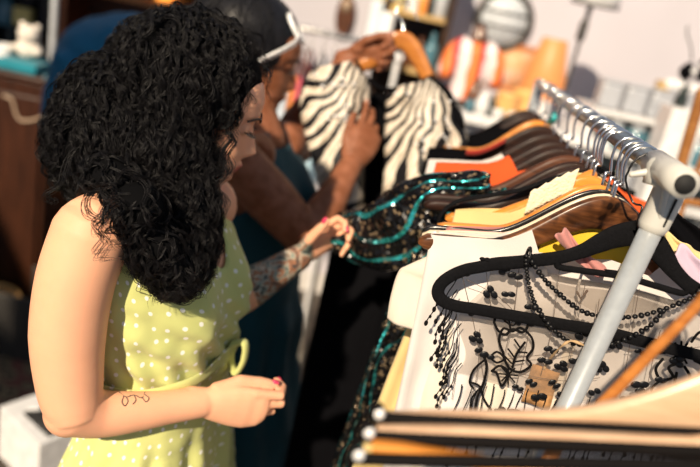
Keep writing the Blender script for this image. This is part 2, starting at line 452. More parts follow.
# ------------------------------------------------------------------ hangers
def hook(mb, N, bar, r=.0019, yaw=0, rh=.0205, zc=-.0075):
    ax = Vector((cos(yaw), sin(yaw), 0)); c = bar + Vector((0, 0, zc))
    pts = []
    for i in range(19):
        a = radians(-25 + (205) * i / 18.0)
        pts.append(c + ax * (rh * cos(a)) + Vector((0, 0, rh * sin(a))))
    lx = c - ax * rh
    pts += [c + ax * (-rh * .98) + Vector((0, 0, -.012)), lerp(c - ax * rh * .6, N, .35) + Vector((0, 0, -.016)), N + Vector((0, 0, .018)), N + Vector((0, 0, -.004))]
    mb.tube(crom(pts, 3), r, 8)
def shoulder(x, hw=.22, drop=.098, neck=.016):
    t = abs(x) / hw
    return -drop * (ss(.02, .62, t) * .72 + .28 * t ** 1.3)
def wooden_hanger(y, m, label, group=None, hw=.218, thick=.013, drop=.10, cat='hanger', yaw=0, tilt=0, nx=-.022, nz=-.056, top=.026, tiph=.017, hookmat='chrome', bar=None, hk=True, group_h=None):
    b = bar if bar else bp(y); N = b + Vector((nx, 0, nz))
    root = empty('wooden_hanger', N, label, cat, group)
    ax = Vector((cos(yaw) * cos(tilt), sin(yaw) * cos(tilt), sin(tilt))); az = Vector((-sin(tilt) * cos(yaw), 0, cos(tilt))); ay = az.cross(ax)
    mb = MB(); rows = []; n = 48
    for i in range(n + 1):
        x = -hw + 2 * hw * i / n; t = abs(x) / hw
        zt = shoulder(x, hw, drop) ; h = lerp(top * 1.25, tiph, ss(0, .9, t))
        if t > .93: h *= sqrt(max(.02, 1 - ((t - .93) / .072) ** 2))
        fw = .012 * t * t                      # tips curve forward
        cz = zt - lerp(top * 1.25, tiph, ss(0, .9, t)) / 2
        th = thick * (1 + .25 * t)
        ring = []
        for j in range(16):
            w = 2 * pi * j / 16; cx_, sz_ = cos(w), sin(w)
            ring.append(N + ax * x + az * (cz + h / 2 * math.copysign(abs(sz_) ** .6, sz_)) + ay * (fw + th / 2 * math.copysign(abs(cx_) ** .6, cx_)))
        rows.append(ring)
    mb.grid(rows, closed=True)
    mb.f.append(tuple(range(16))); mb.f.append(tuple(n * 16 + j for j in range(15, -1, -1)))
    mb.build('hanger_body', m, root)
    if hk:
        h = MB(); hook(h, N, b, yaw=random.uniform(-.12, .12) + yaw); h.build('hook', M[hookmat], root)
    return root, N, ax, az, ay

# ---- black velvet hanger (the nearest one)
YV = .785
bV = bp(.80)
NV = at(636, 224, YV)
vh = empty('velvet_hanger', NV, 'slim black velvet hanger nearest the camera, holding the sheer embroidered shawl', 'hanger')
left = [(640, 232, 13), (618, 236, 12), (600, 243, 10), (585, 250, 8), (570, 255, 7), (556, 258, 7), (520, 262, 7), (495, 264, 7), (480, 267, 6.5), (465, 270, 6.5), (451, 276, 6.5), (441, 284, 6.5), (438, 293, 6.5), (443, 301, 6.5), (456, 306, 6.5), (475, 309, 6.5), (520, 317, 6.5), (560, 324, 6.5), (610, 332, 6.5)]
lp = [(at(x, y, YV), r * YV / cos(PITCH) / FPX * 1.02) for x, y, r in left]
cx = NV.x + .006
pts3 = [Vector((p.x, p.z, r)) for p, r in lp]
prof = crom([Vector((p.x - cx, p.z, r)) for p, r in lp], 5)
prof = [q for q in prof if q.x <= 0.002]
full = prof + [Vector((-q.x, q.y, q.z)) for q in reversed(prof)]
mv = MB(); rings = []; L = len(full)
for i in range(L):
    a = full[(i - 1) % L]; b = full[(i + 1) % L]; t = Vector((b.x - a.x, b.y - a.y)).normalized() if (Vector((b.x - a.x, b.y - a.y))).length > 1e-6 else Vector((1, 0)); nn = Vector((-t.y, t.x)); q = full[i]
    ring = []
    for j in range(10):
        w = 2 * pi * j / 10; c_, s_ = cos(w), sin(w)
        o = q.z * math.copysign(abs(c_) ** .7, c_); d_ = .0026 * math.copysign(abs(s_) ** .7, s_)
        ring.append(Vector((cx + q.x + nn.x * o, YV + d_, q.y + nn.y * o)))
    rings.append(ring)
rings.append(rings[0]); mv.grid(rings, closed=True); mv.build('hanger_body', M['velvet'], vh)
mb = MB(); inner = [at(557, 257, YV), at(557, 264, YV), at(563, 268, YV), at(600, 273, YV), at(640, 279, YV)]
xr = [Vector((2 * cx - p.x, p.y, p.z)) for p in reversed(inner)]
mb.tube(crom(inner + xr, 3), [(.0042, .0022)] * (len(crom(inner + xr, 3))), 8, ref=(0, 0, 1)); mb.build('tie_bar', M['velvet'], vh)
mb = MB()
for sx in (-1, 1):                           # strap notches with their little lugs
    p = at(486, 265, YV); mb = MB()
    if 1:
        xx = p.x if sx < 0 else 2 * cx - p.x
        mb.ell((xx, YV, p.z + .0068), (.0045, .003, .003)); mb.ell((xx + .006 * sx, YV, p.z + .0066), (.004, .003, .0025))
    mb.build('strap_notch', M['velvet'], vh)
h = MB(); hook(h, NV + Vector((0, 0, .004)), bV, .0014, 0, .027, -.0145); h.build('hook', M['darkwire'], vh)

# ------------------------------------------------------------------ garments
def garment(N, hw, L, label, m, cat='garment', name='blouse', group=None, a0=-.34, flare=.05, t0=.012, t1=.030, ax=Vector((1, 0, 0)), sleeve=0, sleeve_r=.045, seed=0, drop=.10, sl_m=None, neckd=.05, nb=.35, npow=.6, fold=.010, nf=5, shift=0, uvs=1, left_only=False, spread=(0, 0), top=.004, nrows=46):
    """a top or dress on a hanger; a0 = where the neck opening ends (fraction of hw)"""
    rnd = random.Random(seed); n = 72; rows = []; uv = []
    ay = Vector((-ax.y, ax.x, 0))
    ph = [rnd.uniform(0, 6.28) for _ in range(6)]
    per = 2 * (2 * hw)
    for i in range(nrows + 1):
        v = i / nrows; row = []
        for j in range(n):
            u = j / n
            if u < .5: a = -cos(2 * pi * u); side = -1
            else: a = -cos(2 * pi * u); side = 1
            s_ = abs(sin(2 * pi * u)) ** .55 * (1 if side > 0 else -1)
            lim = 1.02
            x = a * hw * lim
            zt = shoulder(x, hw, drop) + top
            ne = max(0, 1 - abs(a) / abs(a0)) if a0 else 0
            if ne > 0: zt -= (neckd if side < 0 else neckd * nb) * (ne ** npow)
            z = lerp(zt, -L, v ** 1.15) if v > 0 else zt
            sag = ss(0, .5, v)
            wv = x * (1 + flare * v / hw) + shift * v + (spread[0] * v if a < 0 else spread[1] * v) * abs(a)
            fd = fold * sag * (sin(a * nf * pi + ph[0] + v * 1.3) + .5 * sin(a * nf * 2.3 * pi + ph[1] - v * 2) + .35 * sin(a * 19 + ph[3]))
            th = lerp(t0, t1, ss(0, .25, v))
            y = s_ * th + fd * (1 if side < 0 else .8)
            y += .004 * noise.noise(Vector((x * 22, z * 16, seed * 3.1 + side)))
            row.append(N + ax * wv + ay * y + Vector((0, 0, z)))
            uv.append(((u * per) * uvs, z * uvs))
        rows.append(row)
    mb = MB(); mb.uv = None; mb.wrap = per * uvs; mb.grid(rows, closed=True, uv=uv)
    g = mb.build(name, m); g.location = N
    g.data.transform(Matrix.Translation(-N))
    tag(g, label, cat, group)
    if sleeve:
        for sx in ((-1,) if left_only else (-1, 1)):
            s0 = N + ax * (sx * hw * .93) + Vector((0, 0, shoulder(hw * .93, hw, drop) - .035))
            pts = [s0 - ax * (sx * .03) + Vector((0, 0, .012)), s0 + ax * (sx * .004) + Vector((0, 0, -.02)), s0 + ax * (sx * .012) + Vector((0, 0, -.35 * sleeve)), s0 + ax * (sx * .014) + Vector((0, 0, -.7 * sleeve)), s0 + ax * (sx * .012) + Vector((0, 0, -sleeve))]
            cp = crom(pts, 6); k_ = len(cp); mb = MB(); rws = []; uv = []
            for i, p in enumerate(cp):
                r = []; f_ = i / (k_ - 1)
                for j in range(28):
                    w = 2 * pi * j / 28
                    rx = sleeve_r * (1 + .25 * f_) * (1 + .12 * sin(3 * w + ph[2] + f_ * 2)); ry = sleeve_r * .42
                    r.append(p + ax * (rx * cos(w)) + ay * (ry * sin(w) + .005 * sin(f_ * 7 + ph[4])))
                    uv.append((j / 28 * sleeve_r * 5 * uvs, f_ * sleeve * uvs))
                rws.append(r)
            mb.wrap = sleeve_r * 5 * uvs
            mb.grid(rws, closed=True, uv=uv); mb.build('sleeve', sl_m or m, g, solid=.0015)
    return g

# nearest to farthest along the rail -------------------------------------------------
r1, N1, ax1, az1, ay1 = wooden_hanger(.838, M['wood_rustic'], 'rustic brown wooden hanger with knots just behind the black velvet hanger, holding the white blouse', yaw=radians(2), hw=.222, top=.036, tiph=.022)
garment(N1 + Vector((0, 0, .000)), .205, .62, 'white short-sleeved blouse on the rustic wooden hanger behind the sheer shawl', M['white_cloth'], 'blouse', 'blouse', a0=-.42, flare=.0, sleeve=0, seed=3, fold=.007, t1=.016, neckd=.085, nb=1.1, npow=.4, shift=.02, spread=(.0, .14), top=.004)
r2, N2, *_ = wooden_hanger(.850, M['wood_pale'], 'pale thin wooden hanger pressed against the back of the rustic brown one', thick=.006, top=.022)
garment(N2, .198, .55, 'cream cotton shirt with short sleeves, its left sleeve sticking out past the white blouse', M['cream_cloth'], 'shirt', 'shirt', a0=-.5, flare=.0, sleeve=.10, sleeve_r=.034, seed=5, t1=.02, neckd=.10, nb=1, npow=.4, shift=.02, top=.004, left_only=True)
r3, N3, *_ = wooden_hanger(.872, M['blackwood'], 'thin black lacquered hanger between the pale hanger and the first orange wooden one', thick=.006, top=.024)
garment(N3, .185, .20, 'dusty pink blouse showing as a narrow strip behind the white blouse', M['pink_cloth'], 'blouse', 'blouse', a0=-.3, flare=.0, seed=6, t1=.012, neckd=.03, top=.006)
r4, N4, *_ = wooden_hanger(.900, M['wood_orange'], 'orange wooden hanger in front of the pale yellow top, the nearest of the orange ones', thick=.011, top=.022, yaw=radians(1), hw=.198, tiph=.010)
garment(N4 + Vector((0, .008, 0)), .180, .78, 'golden yellow top hanging low between the cream shirt and the pale yellow top', M['yellow_cloth'], 'top', 'top', a0=-.55, flare=.03, seed=9, t1=.02, neckd=.06, nb=1, top=-.022, shift=.0, spread=(-.045, 0))
r5, N5, *_ = wooden_hanger(.955, M['wood_orange'], 'orange wooden hanger carrying the pale yellow top with an ivory lace collar', hw=.185, thick=.013, top=.030, yaw=radians(0))
g5 = garment(N5, .172, .80, 'pale yellow top with ivory lace collar on the second orange hanger', M['yellow_cloth'], 'top', 'top', a0=-.30, flare=.02, seed=12, t1=.014, shift=.03, neckd=.03, top=.010)
# lace collar strip on the shoulder
mb = MB(); rows = []; uv = []
for i in range(14):
    x = -.082 + .055 * i / 13; row = []
    for j in range(8):
        a = j / 7
        row.append(N5 + Vector((x, -.017 - .001 * sin(i * 2), shoulder(x, .218) + .015 - .034 * a + .002 * sin(i * 2.1 + j))))
        uv.append((x, a))
    rows.append(row)
mb.grid(rows); mb.build('lace_collar', M['lace_cloth'], g5, solid=.003)
r6, N6, *_ = wooden_hanger(1.005, M['wood_dark'], 'dark brown wooden hanger just beyond the second orange hanger', thick=.013, top=.034)
r7, N7, *_ = wooden_hanger(1.045, M['wood_dark'], 'dark brown wooden hanger in front of the one holding the sequined dress', thick=.013, top=.034)
r8, N8, *_ = wooden_hanger(1.095, M['wood_mid'], 'reddish brown wooden hanger holding the black and teal sequined dress', thick=.014, top=.034)
# velvet hanger end peeking out between (flat loop with a wooden spool clip)
lp = [at(555, 178, .985), at(520, 190, .985), at(485, 196, .985), at(462, 200, .985), at(448, 207, .985), at(440, 217, .985), at(439, 228, .985), at(444, 236, .985), at(456, 240, .985), at(500, 244, .985)]
v2 = empty('velvet_hanger', lp[0], 'black velvet hanger whose rounded end peeks out left of the pale yellow top', 'hanger')
NN = bp(.985) + Vector((-.02, 0, -.056))
full2 = crom([NN] + lp, 5)
MB().tube(full2, [(.0062, .003)] * len(full2), 8, ref=(0, 1, 0)).build('hanger_body', M['velvet'], v2)
rr = crom([Vector((2 * NN.x - p.x, p.y, p.z)) for p in ([NN] + lp[:-1])], 5)
MB().tube(rr, [(.0062, .003)] * len(rr), 8, ref=(0, 1, 0)).build('hanger_arm', M['velvet'], v2)
h = MB(); hook(h, NN, bp(.985)); h.build('hook', M['chrome'], v2)
# wooden clip hanger rod with dark band
cl = empty('clip_hanger', at(470, 226, .965), 'light wooden trouser hanger with a dark band, peeking out inside the black velvet loop', 'hanger')
a_, b_ = at(446, 236, .967), at(530, 205, .967)
MB().tube([a_, lerp(a_, b_, .08), lerp(a_, b_, .2), b_], [.012, .0145, .011, .010], 16).build('rod', M['wood_orange'], cl)
d_ = (b_ - a_).normalized()
MB().tube([a_ + d_ * .017, a_ + d_ * .027], .0155, 16, cap=False).build('band', M['wood_dark'], cl)
n_ = bp(.967) + Vector((-.02, 0, -.058))
MB().tube([b_, n_], [.010, .009], 12).build('rod_arm', M['wood_orange'], cl)
h = MB(); hook(h, n_, bp(.967)); h.build('hook', M['chrome'], cl)

# sequined dress
gs = garment(N8, .200, .95, 'black sequined dress with wavy teal lines, one sleeve held by the woman in green', M['sequin'], 'dress', 'sequined_dress', a0=-.45, flare=.05, seed=21, t1=.04, neckd=.05, fold=.014, spread=(-.04, .0), shift=-.0)
def sleeve_sheet():
    cen = [((489, 186), 1.085, .020), ((466, 189), 1.075, .027), ((443, 199), 1.085, .042), ((420, 216), 1.10, .062), ((395, 231), 1.12, .068), ((368, 238), 1.15, .056), ((346, 236), 1.17, .044), ((334, 234), 1.185, .030)]
    C_ = [at(*q, Y) for q, Y, r in cen]; R_ = [r for _, _, r in cen]
    cc = crom([Vector(c) for c in C_], 8); k_ = len(cc); rows = []; uv = []
    for i, c in enumerate(cc):
        f_ = i / (k_ - 1) * (len(R_) - 1); a = int(min(f_, len(R_) - 2)); r = lerp(R_[a], R_[a + 1], f_ - a)
        t = (cc[min(i + 1, k_ - 1)] - cc[max(i - 1, 0)]).normalized(); upv = (Vector((0, 0, 1)) - t * t.z).normalized(); sd = t.cross(upv)
        row = []
        for j in range(40):
            w = 2 * pi * j / 40
            rr = r * (1 + .10 * sin(4 * w + i * .12) + .06 * sin(9 * w - i * .3)); 
            row.append(c + upv * (rr * sin(w)) + sd * (rr * .38 * cos(w) + .004 * sin(i * .5 + 3 * w)))
            uv.append((.043 * 6 * j / 40, i / k_ * .30))
        rows.append(row)
    mb = MB(); mb.wrap = .043 * 6; mb.grid(rows, closed=True, uv=uv); return mb
sleeve_sheet().build('sleeve', M['sequin'], gs, solid=.0015)
M['skirt_line'] = M['sequin']

r9, N9, *_ = wooden_hanger(1.16, M['wood_dark'], 'dark wooden hanger under the red-orange top', thick=.013, top=.034)
M['dark_red'] = cloth('dark_red_cloth', (.28, .02, .012))
garment(N9, .205, .70, 'red-orange satin top with its shoulder lifted above the sequined dress', M['red_cloth'], 'top', 'top', a0=-.42, flare=.0, seed=24, t1=.02, top=.030, shift=.0, nb=1, npow=.3, neckd=.06)
r10, N10, *_ = wooden_hanger(1.22, M['wood_dark'], 'dark wooden hanger under the off-white blouse', thick=.013, top=.034)
garment(N10, .216, .72, 'off-white blouse hanging between the red-orange top and the red-edged black jacket', M['white_cloth'], 'blouse', 'blouse', a0=-.42, flare=.0, seed=26, t1=.02, top=.020, shift=.0, nb=1, npow=.3, neckd=.06)
r11, N11, *_ = wooden_hanger(1.30, M['wood_dark'], 'dark wooden hanger carrying the black dress behind the off-white blouse', thick=.014, top=.034)
garment(N11, .20, .80, 'plain black dress tucked behind the off-white blouse', M['black_cloth'], 'dress', 'dress', a0=-.6, flare=.03, seed=28, t1=.02, nb=1, npow=.3)
r12, N12, *_ = wooden_hanger(1.47, M['wood_orange'], 'orange wooden hanger with a teal size marker, far along the rail', thick=.014, top=.034, hw=.19)
MB().tube([bp(1.455, BZ - .040), bp(1.47, BZ - .052)], [.010, .010], 10).build('size_marker', mat('teal_plastic', (.03, .42, .42), .4), r12)
r13, N13, *_ = wooden_hanger(1.40, M['wood_dark'], 'dark wooden hanger carrying the red-edged black jacket', thick=.014, top=.034)
gj = garment(N13, .215, .80, 'black jacket with a red edge on its shoulder, before the far orange hanger', M['black_cloth'], 'jacket', 'jacket', a0=-.6, flare=.03, seed=31, t1=.02, top=.008, nb=1, npow=.3)
mb = MB(); rows = []
for i in range(12):
    x = -.145 + .07 * i / 11
    rows.append([N13 + Vector((x, -.024, shoulder(x, .218) + .010 - .010 * j)) for j in range(2)] )
mb.grid(rows); mb.build('red_edging', M['dark_red'], gj, solid=.006)
r14, N14, *_ = wooden_hanger(1.56, M['wood_dark'], 'dark wooden hanger nearly at the far end of the rail', thick=.014, top=.034)
garment(N14, .215, .8, 'black coat hanging last at the far end of the rail', M['black_cloth'], 'coat', 'coat', a0=-.35, flare=.03, seed=33, t1=.03, top=.012)
r15, N15, *_ = wooden_hanger(1.63, M['wood_dark'], 'dark empty wooden hanger at the very end of the rail', thick=.014, top=.034)

# collars / cloth bunched beneath the necks, seen inside the black hanger
garment(N1 + Vector((.03, .0105, -.026)), .095, .26, 'golden yellow cardigan filling the gap under the rustic hanger neck', M['gold_cloth'], 'cardigan', 'cardigan', a0=-.05, flare=.0, seed=41, t1=.006, t0=.004, neckd=.012, drop=.030, fold=.002)
garment(N1 + Vector((.075, .008, -.060)), .05, .3, 'pale pink camisole peeking out right of the post inside the black hanger', M['rose_cloth'], 'camisole', 'camisole', a0=-.1, flare=.0, seed=42, t1=.005, t0=.003, neckd=.02, drop=.03, fold=.002)
def strip(name, pts, wd, m, label, cat, Y):
    rows = []
    cp = crom([at(x, y, Y) for x, y in pts], 6)
    for i, c in enumerate(cp):
        t = (cp[min(i + 1, len(cp) - 1)] - cp[max(i - 1, 0)]).normalized(); nz = t.cross(Vector((0, 1, 0))).normalized()
        w = wd * (1 + .15 * sin(i * .9))
        rows.append([c + nz * (w * (j / 5 - .5)) + Vector((0, .006 * sin(j * 1.6 + i * .4), 0)) for j in range(6)])
    o = MB().grid(rows).build(name, m, solid=.004, sub=1); 
    loc = cp[0]; o.location = loc; o.data.transform(Matrix.Translation(-loc)); return tag(o, label, cat)
strip('collar', [(560, 232), (575, 250), (588, 262), (604, 275)], .016, M['pink_cloth'], 'dusty pink ribbed collar poking out below the rustic hanger, left of the post', 'collar', .808)
strip('scarf', [(660, 238), (676, 248), (690, 256), (712, 270)], .022, M['yellow_cloth'], 'yellow scarf edge right of the post above the black hanger', 'scarf', .835)
strip('scarf', [(672, 255), (690, 268), (712, 292)], .034, M['lavender_cloth'], 'lavender scarf edge lying over the right arm of the black hanger', 'scarf', .800)
strip('ruffle', [(655, 210), (680, 228), (712, 256)], .03, M['black_cloth'], 'black ruffle behind the yellow scarf edge right of the post', 'ruffle', .90)

# ------------------------------------------------------------------ embroidered net shawl on the velvet hanger
YS = .797
def sp(px, py, dy=0):                        # a spot on the hanging net
    p = at(px, py, YS); return Vector((p.x, YS + .004 * sin(p.x * 40) + .003 * sin(p.z * 30 + p.x * 17) + dy, p.z))
sh = empty('embroidered_shawl', sp(560, 300), 'sheer net shawl with black floral embroidery, beads and fringe on the black velvet hanger', 'shawl')
net = MB(); rows = []
zt, zb = at(520, 262, YS).z, at(500, 384, YS).z
xl, xr_ = at(476, 290, YS).x, at(476, 290, YS).x + .46
for i in range(31):
    z = lerp(zt, zb, i / 30); row = []
    for j in range(61):
        u = j / 60; x = lerp(xl + .012 * sin(i * .3), xr_, u)
        zz = z if i else z + 0
        if i == 0: zz = min(zt, NV.z + shoulder(x - cx, .215, .085) - .01) if abs(x - cx) > .08 else zt - .03 * (1 - abs(x - cx) / .08) - .02
        row.append(Vector((x, YS + .004 * sin(x * 40) + .003 * sin(zz * 30 + x * 17) + .0, zz)))
    rows.append(row)
net.grid(rows); net.build('net', M['sheer'], sh)
thr = MB()
def thread(pts, r=.0005, m=thr, dy=-.001): m.tube([sp(*q, dy) for q in pts], r, 4)
# fine warp threads that carry the beads
fine = MB()
rnd = random.Random(5)
lines = [((462, 275), (475, 330), (484, 380)), ((466, 278), (500, 298), (520, 318)), ((485, 262), (490, 300), (498, 340)), ((520, 265), (512, 320), (500, 372)), ((533, 300), (524, 350), (512, 400)),
         ((560, 262), (552, 320), (540, 372)), ((585, 285), (574, 335), (562, 392)), ((578, 345), (560, 330), (520, 320)), ((500, 360), (540, 352), (575, 350)), ((600, 300), (592, 360)), ((640, 290), (630, 350), (618, 400)),
         ((660, 330), (650, 370), (640, 410)), ((455, 300), (458, 350), (452, 400)), ((520, 372), (570, 380), (600, 378)), ((480, 330), (478, 372), (470, 412)), ((628, 352), (660, 350), (700, 346))]
for l in lines:
    c_ = crom([(x, y, 0) for x, y in l], 5); fine.tube([sp(p.x, p.y, -.001) for p in c_], .00042, 4)
fine.build('bead_thread', M['finethread'], sh)
def cluster(mb, px, py, kind=2, s=1.0, a=None):
    a = rnd.uniform(-.6, .9) if a is None else a
    c = sp(px, py, -.004)
    offs = [(-.0045, 0), (.0045, .0012)] if kind == 2 else [(-.005, .001), (.003, .004), (.003, -.0045)] if kind == 3 else [(0, 0)]
    for ox, oz in offs:
        x = ox * cos(a) - oz * sin(a); z = ox * sin(a) + oz * cos(a)
        mb.ell(c + Vector((x * s, rnd.uniform(-.001, .001), z * s)), (.0062 * s, .0014, .0044 * s), 10, 6, Matrix.Rotation(a, 3, 'Y'))
spots = [(462, 272, 2, 1), (490, 292, 3, 1), (508, 294, 2, .9), (505, 270, 2, .9), (515, 276, 2, 1), (469, 311, 2, .8), (503, 271, 2, .7), (476, 338, 3, 1), (481, 353, 2, 1), (488, 357, 2, .9), (528, 305, 1, 1), (533, 321, 2, .9),
         (520, 318, 2, 1), (551, 322, 2, 1), (549, 346, 2, 1), (543, 357, 2, 1), (560, 363, 3, 1), (575, 359, 2, 1), (582, 334, 2, 1.1), (530, 380, 2, .9), (553, 381, 2, .9), (538, 394, 2, 1.1), (517, 386, 2, .8), (500, 410, 2, .9),
         (514, 410, 2, .9), (562, 391, 2, .9), (594, 391, 2, .9), (602, 367, 3, 1), (616, 345, 3, 1), (638, 384, 3, 1.2), (648, 398, 2, .8), (659, 378, 2, .9), (625, 396, 2, .9), (676, 360, 3, 1), (690, 352, 2, 1), (668, 392, 2, 1), (604, 345, 2, .8), (572, 398, 2, .9), (640, 352, 2, .8)]
bd = MB()
for x, y, k_, s_ in spots:
    bd = MB(); cluster(bd, x, y, k_, s_ * .95); bd.build('bead_cluster', M['bead'], sh)
emb = MB()
def motif():
    global emb
    emb.build('embroidered_motif', M['thread'], sh); emb = MB()
def line(pts, r=.0014, close=False):
    q = crom([(x, y, 0) for x, y in (pts + [pts[0]] if close else pts)], 6)
    emb.tube([sp(p.x, p.y, -.002) for p in q], r * 1.2, 6)
# flower 1: scalloped outline with veins
line([(503, 352), (499, 340), (503, 328), (512, 330), (520, 326), (530, 334), (532, 345), (526, 355), (530, 362), (520, 370), (510, 368), (505, 360), (503, 352)])
line([(512, 366), (516, 352), (524, 340)]); line([(514, 356), (508, 348)], .001); line([(517, 350), (526, 350)], .001); line([(519, 345), (514, 338)], .001); line([(515, 360), (523, 358)], .001); line([(511, 362), (505, 356)], .001)
motif()
# flower 2 above
line([(494, 322), (498, 312), (508, 312), (514, 318), (521, 314), (527, 322), (522, 330), (512, 328), (505, 334), (498, 330), (494, 322)])
line([(504, 320), (512, 324), (518, 320)], .001); line([(508, 316), (510, 328)], .001)
motif()
# leaf and star flower
for a in range(0, 360, 45):
    c = (508, 374); line([c, (c[0] + 9 * cos(radians(a)), c[1] + 10 * sin(radians(a)))], .0009)
line([(490, 358), (497, 352), (504, 358), (497, 363), (490, 358)], .0012); line([(492, 372), (500, 366), (508, 372), (502, 386), (497, 374), (492, 372)], .0014)
motif()
# left twig with beaded crescent
line([(484, 357), (487, 368), (484, 384), (478, 398), (475, 412)], .0016)
line([(484, 362), (474, 372), (470, 384), (474, 390)], .0013); line([(470, 384), (480, 388), (484, 400), (491, 410)], .0013)
line([(478, 392), (472, 400), (470, 412)], .0012)
motif()
# daisy at right behind the stick
for a in range(0, 360, 30):
    c = (680, 352); line([c, (c[0] + 12 * cos(radians(a)), c[1] + 12 * sin(radians(a)))], .0012)
line([(662, 358), (655, 368), (660, 378), (672, 376), (668, 366), (680, 362)], .0016); line([(660, 378), (650, 388), (656, 398), (668, 396)], .0014)
line([(684, 366), (690, 378), (684, 392), (674, 386), (676, 372)], .0016); line([(640, 340), (650, 350), (664, 352)], .0013)
line([(690, 340), (698, 330), (710, 334)], .0015); line([(694, 360), (704, 366), (712, 378)], .0015)
motif()
# hanging fringe strands, each ending in drops
def strand(x0, y0, ln, lean=0.0, drops=3, r=.00075, k=0):
    mb = MB(); p0 = sp(x0, y0, -.003); n_ = 12; pts = []
    for i in range(n_ + 1):
        f = i / n_; pts.append(p0 + Vector((lean * ln * f + .0018 * sin(f * 9 + k), .001 * sin(f * 7 + k * 2), -ln * f)))
    mb.tube(pts, r, 5)
    for i in range(drops):
        p = pts[n_ - i * 2] if n_ - i * 2 >= 0 else pts[0]
        mb.ell(p + Vector((0, 0, -.002)), (.0019 if i else .0026, .0019, .0042 if i == 0 else .0026), 8, 6)
    mb.build('fringe_strand', M['thread'], sh)
for i in range(17):
    f = i / 16
    x0 = lerp(448, 456, f) + 3 * sin(i * 2.3) + (5 if i % 2 else -1); y0 = lerp(268, 368, f) + 2 * cos(i * 1.7)
    strand(x0, y0, .050 + .014 * abs(sin(i * 1.9)), lean=-.10 - .05 * sin(i), drops=3, k=i)
for i in range(30):
    f = i / 29; x0 = lerp(462, 706, f) + 2 * sin(i * 3.1); y0 = lerp(386, 402, f) + 4 * sin(i * 1.3)
    strand(x0, y0, .105 + .02 * sin(i * 2.2), lean=0, drops=2, k=i * 1.3, r=.0008)

# ---- beaded necklace looped over the velvet hanger
nk = empty('bead_necklace', at(528, 255, YV - .01), 'long black glass bead necklace looped over the left arm of the velvet hanger', 'necklace')
def beads(pts, r, name, step, m=M['bead']):
    cp = crom(pts, 16); mb = MB(); acc = 0; last = cp[0]; k_ = 0; wire = []
    for p in cp[1:]:
        acc += (p - last).length; last0 = last; last = p
        if acc >= step:
            acc = 0; d = (p - last0).normalized(); Q = d.to_track_quat('Z', 'Y').to_matrix(); rr = r * (1.12 if k_ % 3 == 0 else .88)
            mb.ell(p, (rr, rr, step * .56), 8, 6, Q); k_ += 1
    mb.build(name, m, nk)
    return cp
ya = YV - .007
A = [at(527, 252, YV - .006), at(526, 262, ya), at(528, 280, ya), at(532, 296, ya), at(535, 304, ya)]
beads(A, .0032, 'short_strand', .0046)
B = [at(527, 252, YV - .006), at(531, 260, ya), at(545, 280, ya), at(565, 299, ya), at(582, 311, ya), at(600, 316, ya), at(630, 317, ya), at(655, 312, ya), at(680, 303, ya), at(694, 296, ya), at(703, 285, YV - .006)]
beads(B, .0036, 'long_strand', .0064)
Cc = [at(537, 306, ya), at(544, 318, ya), at(556, 332, ya), at(570, 342, ya), at(590, 346, ya), at(612, 344, ya), at(636, 334, ya), at(652, 324, ya), at(666, 308, ya)]
beads(Cc, .0036, 'lower_strand', .0064)
mb = MB(); mb.ell(at(535, 307, ya), .0048, 12, 8); mb.build('round_bead', M['bead'], nk)
mb = MB(); c = at(528, 256, YV)
mb.tube([c + Vector((0, .0085 * cos(w), .0105 * sin(w))) for w in [2 * pi * i / 18 for i in range(19)]], .0019, 8); mb.build('loop', M['bead'], nk)
# ---- kraft paper tag with jute string
tg = empty('price_tag', at(545, 385, .765), 'small kraft paper price tag on a jute string behind the fringe', 'tag')
t0_, t1_, t2_, t3_ = at(533, 364, .804), at(560, 373, .804), at(549, 410, .804), at(521, 401, .804)
mb = MB(); rows = []
for i in range(7):
    rows.append([lerp(lerp(t0_, t1_, j / 6), lerp(t3_, t2_, j / 6), i / 6) + Vector((0, .0015 * sin(i + j), 0)) for j in range(7)])
mb.grid(rows); mb.build('paper', M['kraft'], tg, solid=.0012)
mb = MB(); q = crom([at(544, 369, .803), at(549, 360, .80), at(562, 346, .765), at(572, 341, .765), at(585, 346, .765)], 6); mb.tube(q, [.0016 + .0006 * sin(i) for i in range(len(q))], 6); mb.build('string', M['twine'], tg)
lb = empty('loop_tag', at(580, 296, .806), 'tiny brown leather loop tag hanging on the front of the white blouse', 'tag')
mb = MB(); mb.tube(crom([at(582, 273, .806), at(579, 284, .806), at(578, 296, .806)], 4), .0018, 6); mb.build('ribbon', M['white_cloth'], lb)
mb = MB(); mb.tube([at(577, 292, .805), at(581, 299, .805), at(587, 291, .805)], .0019, 6); mb.build('leather_loop', M['wood_mid'], lb)
mb = MB(); mb.tube([at(577, 300, .806), at(574, 330, .806)], .0006, 5); mb.build('cord', M['finethread'], lb)

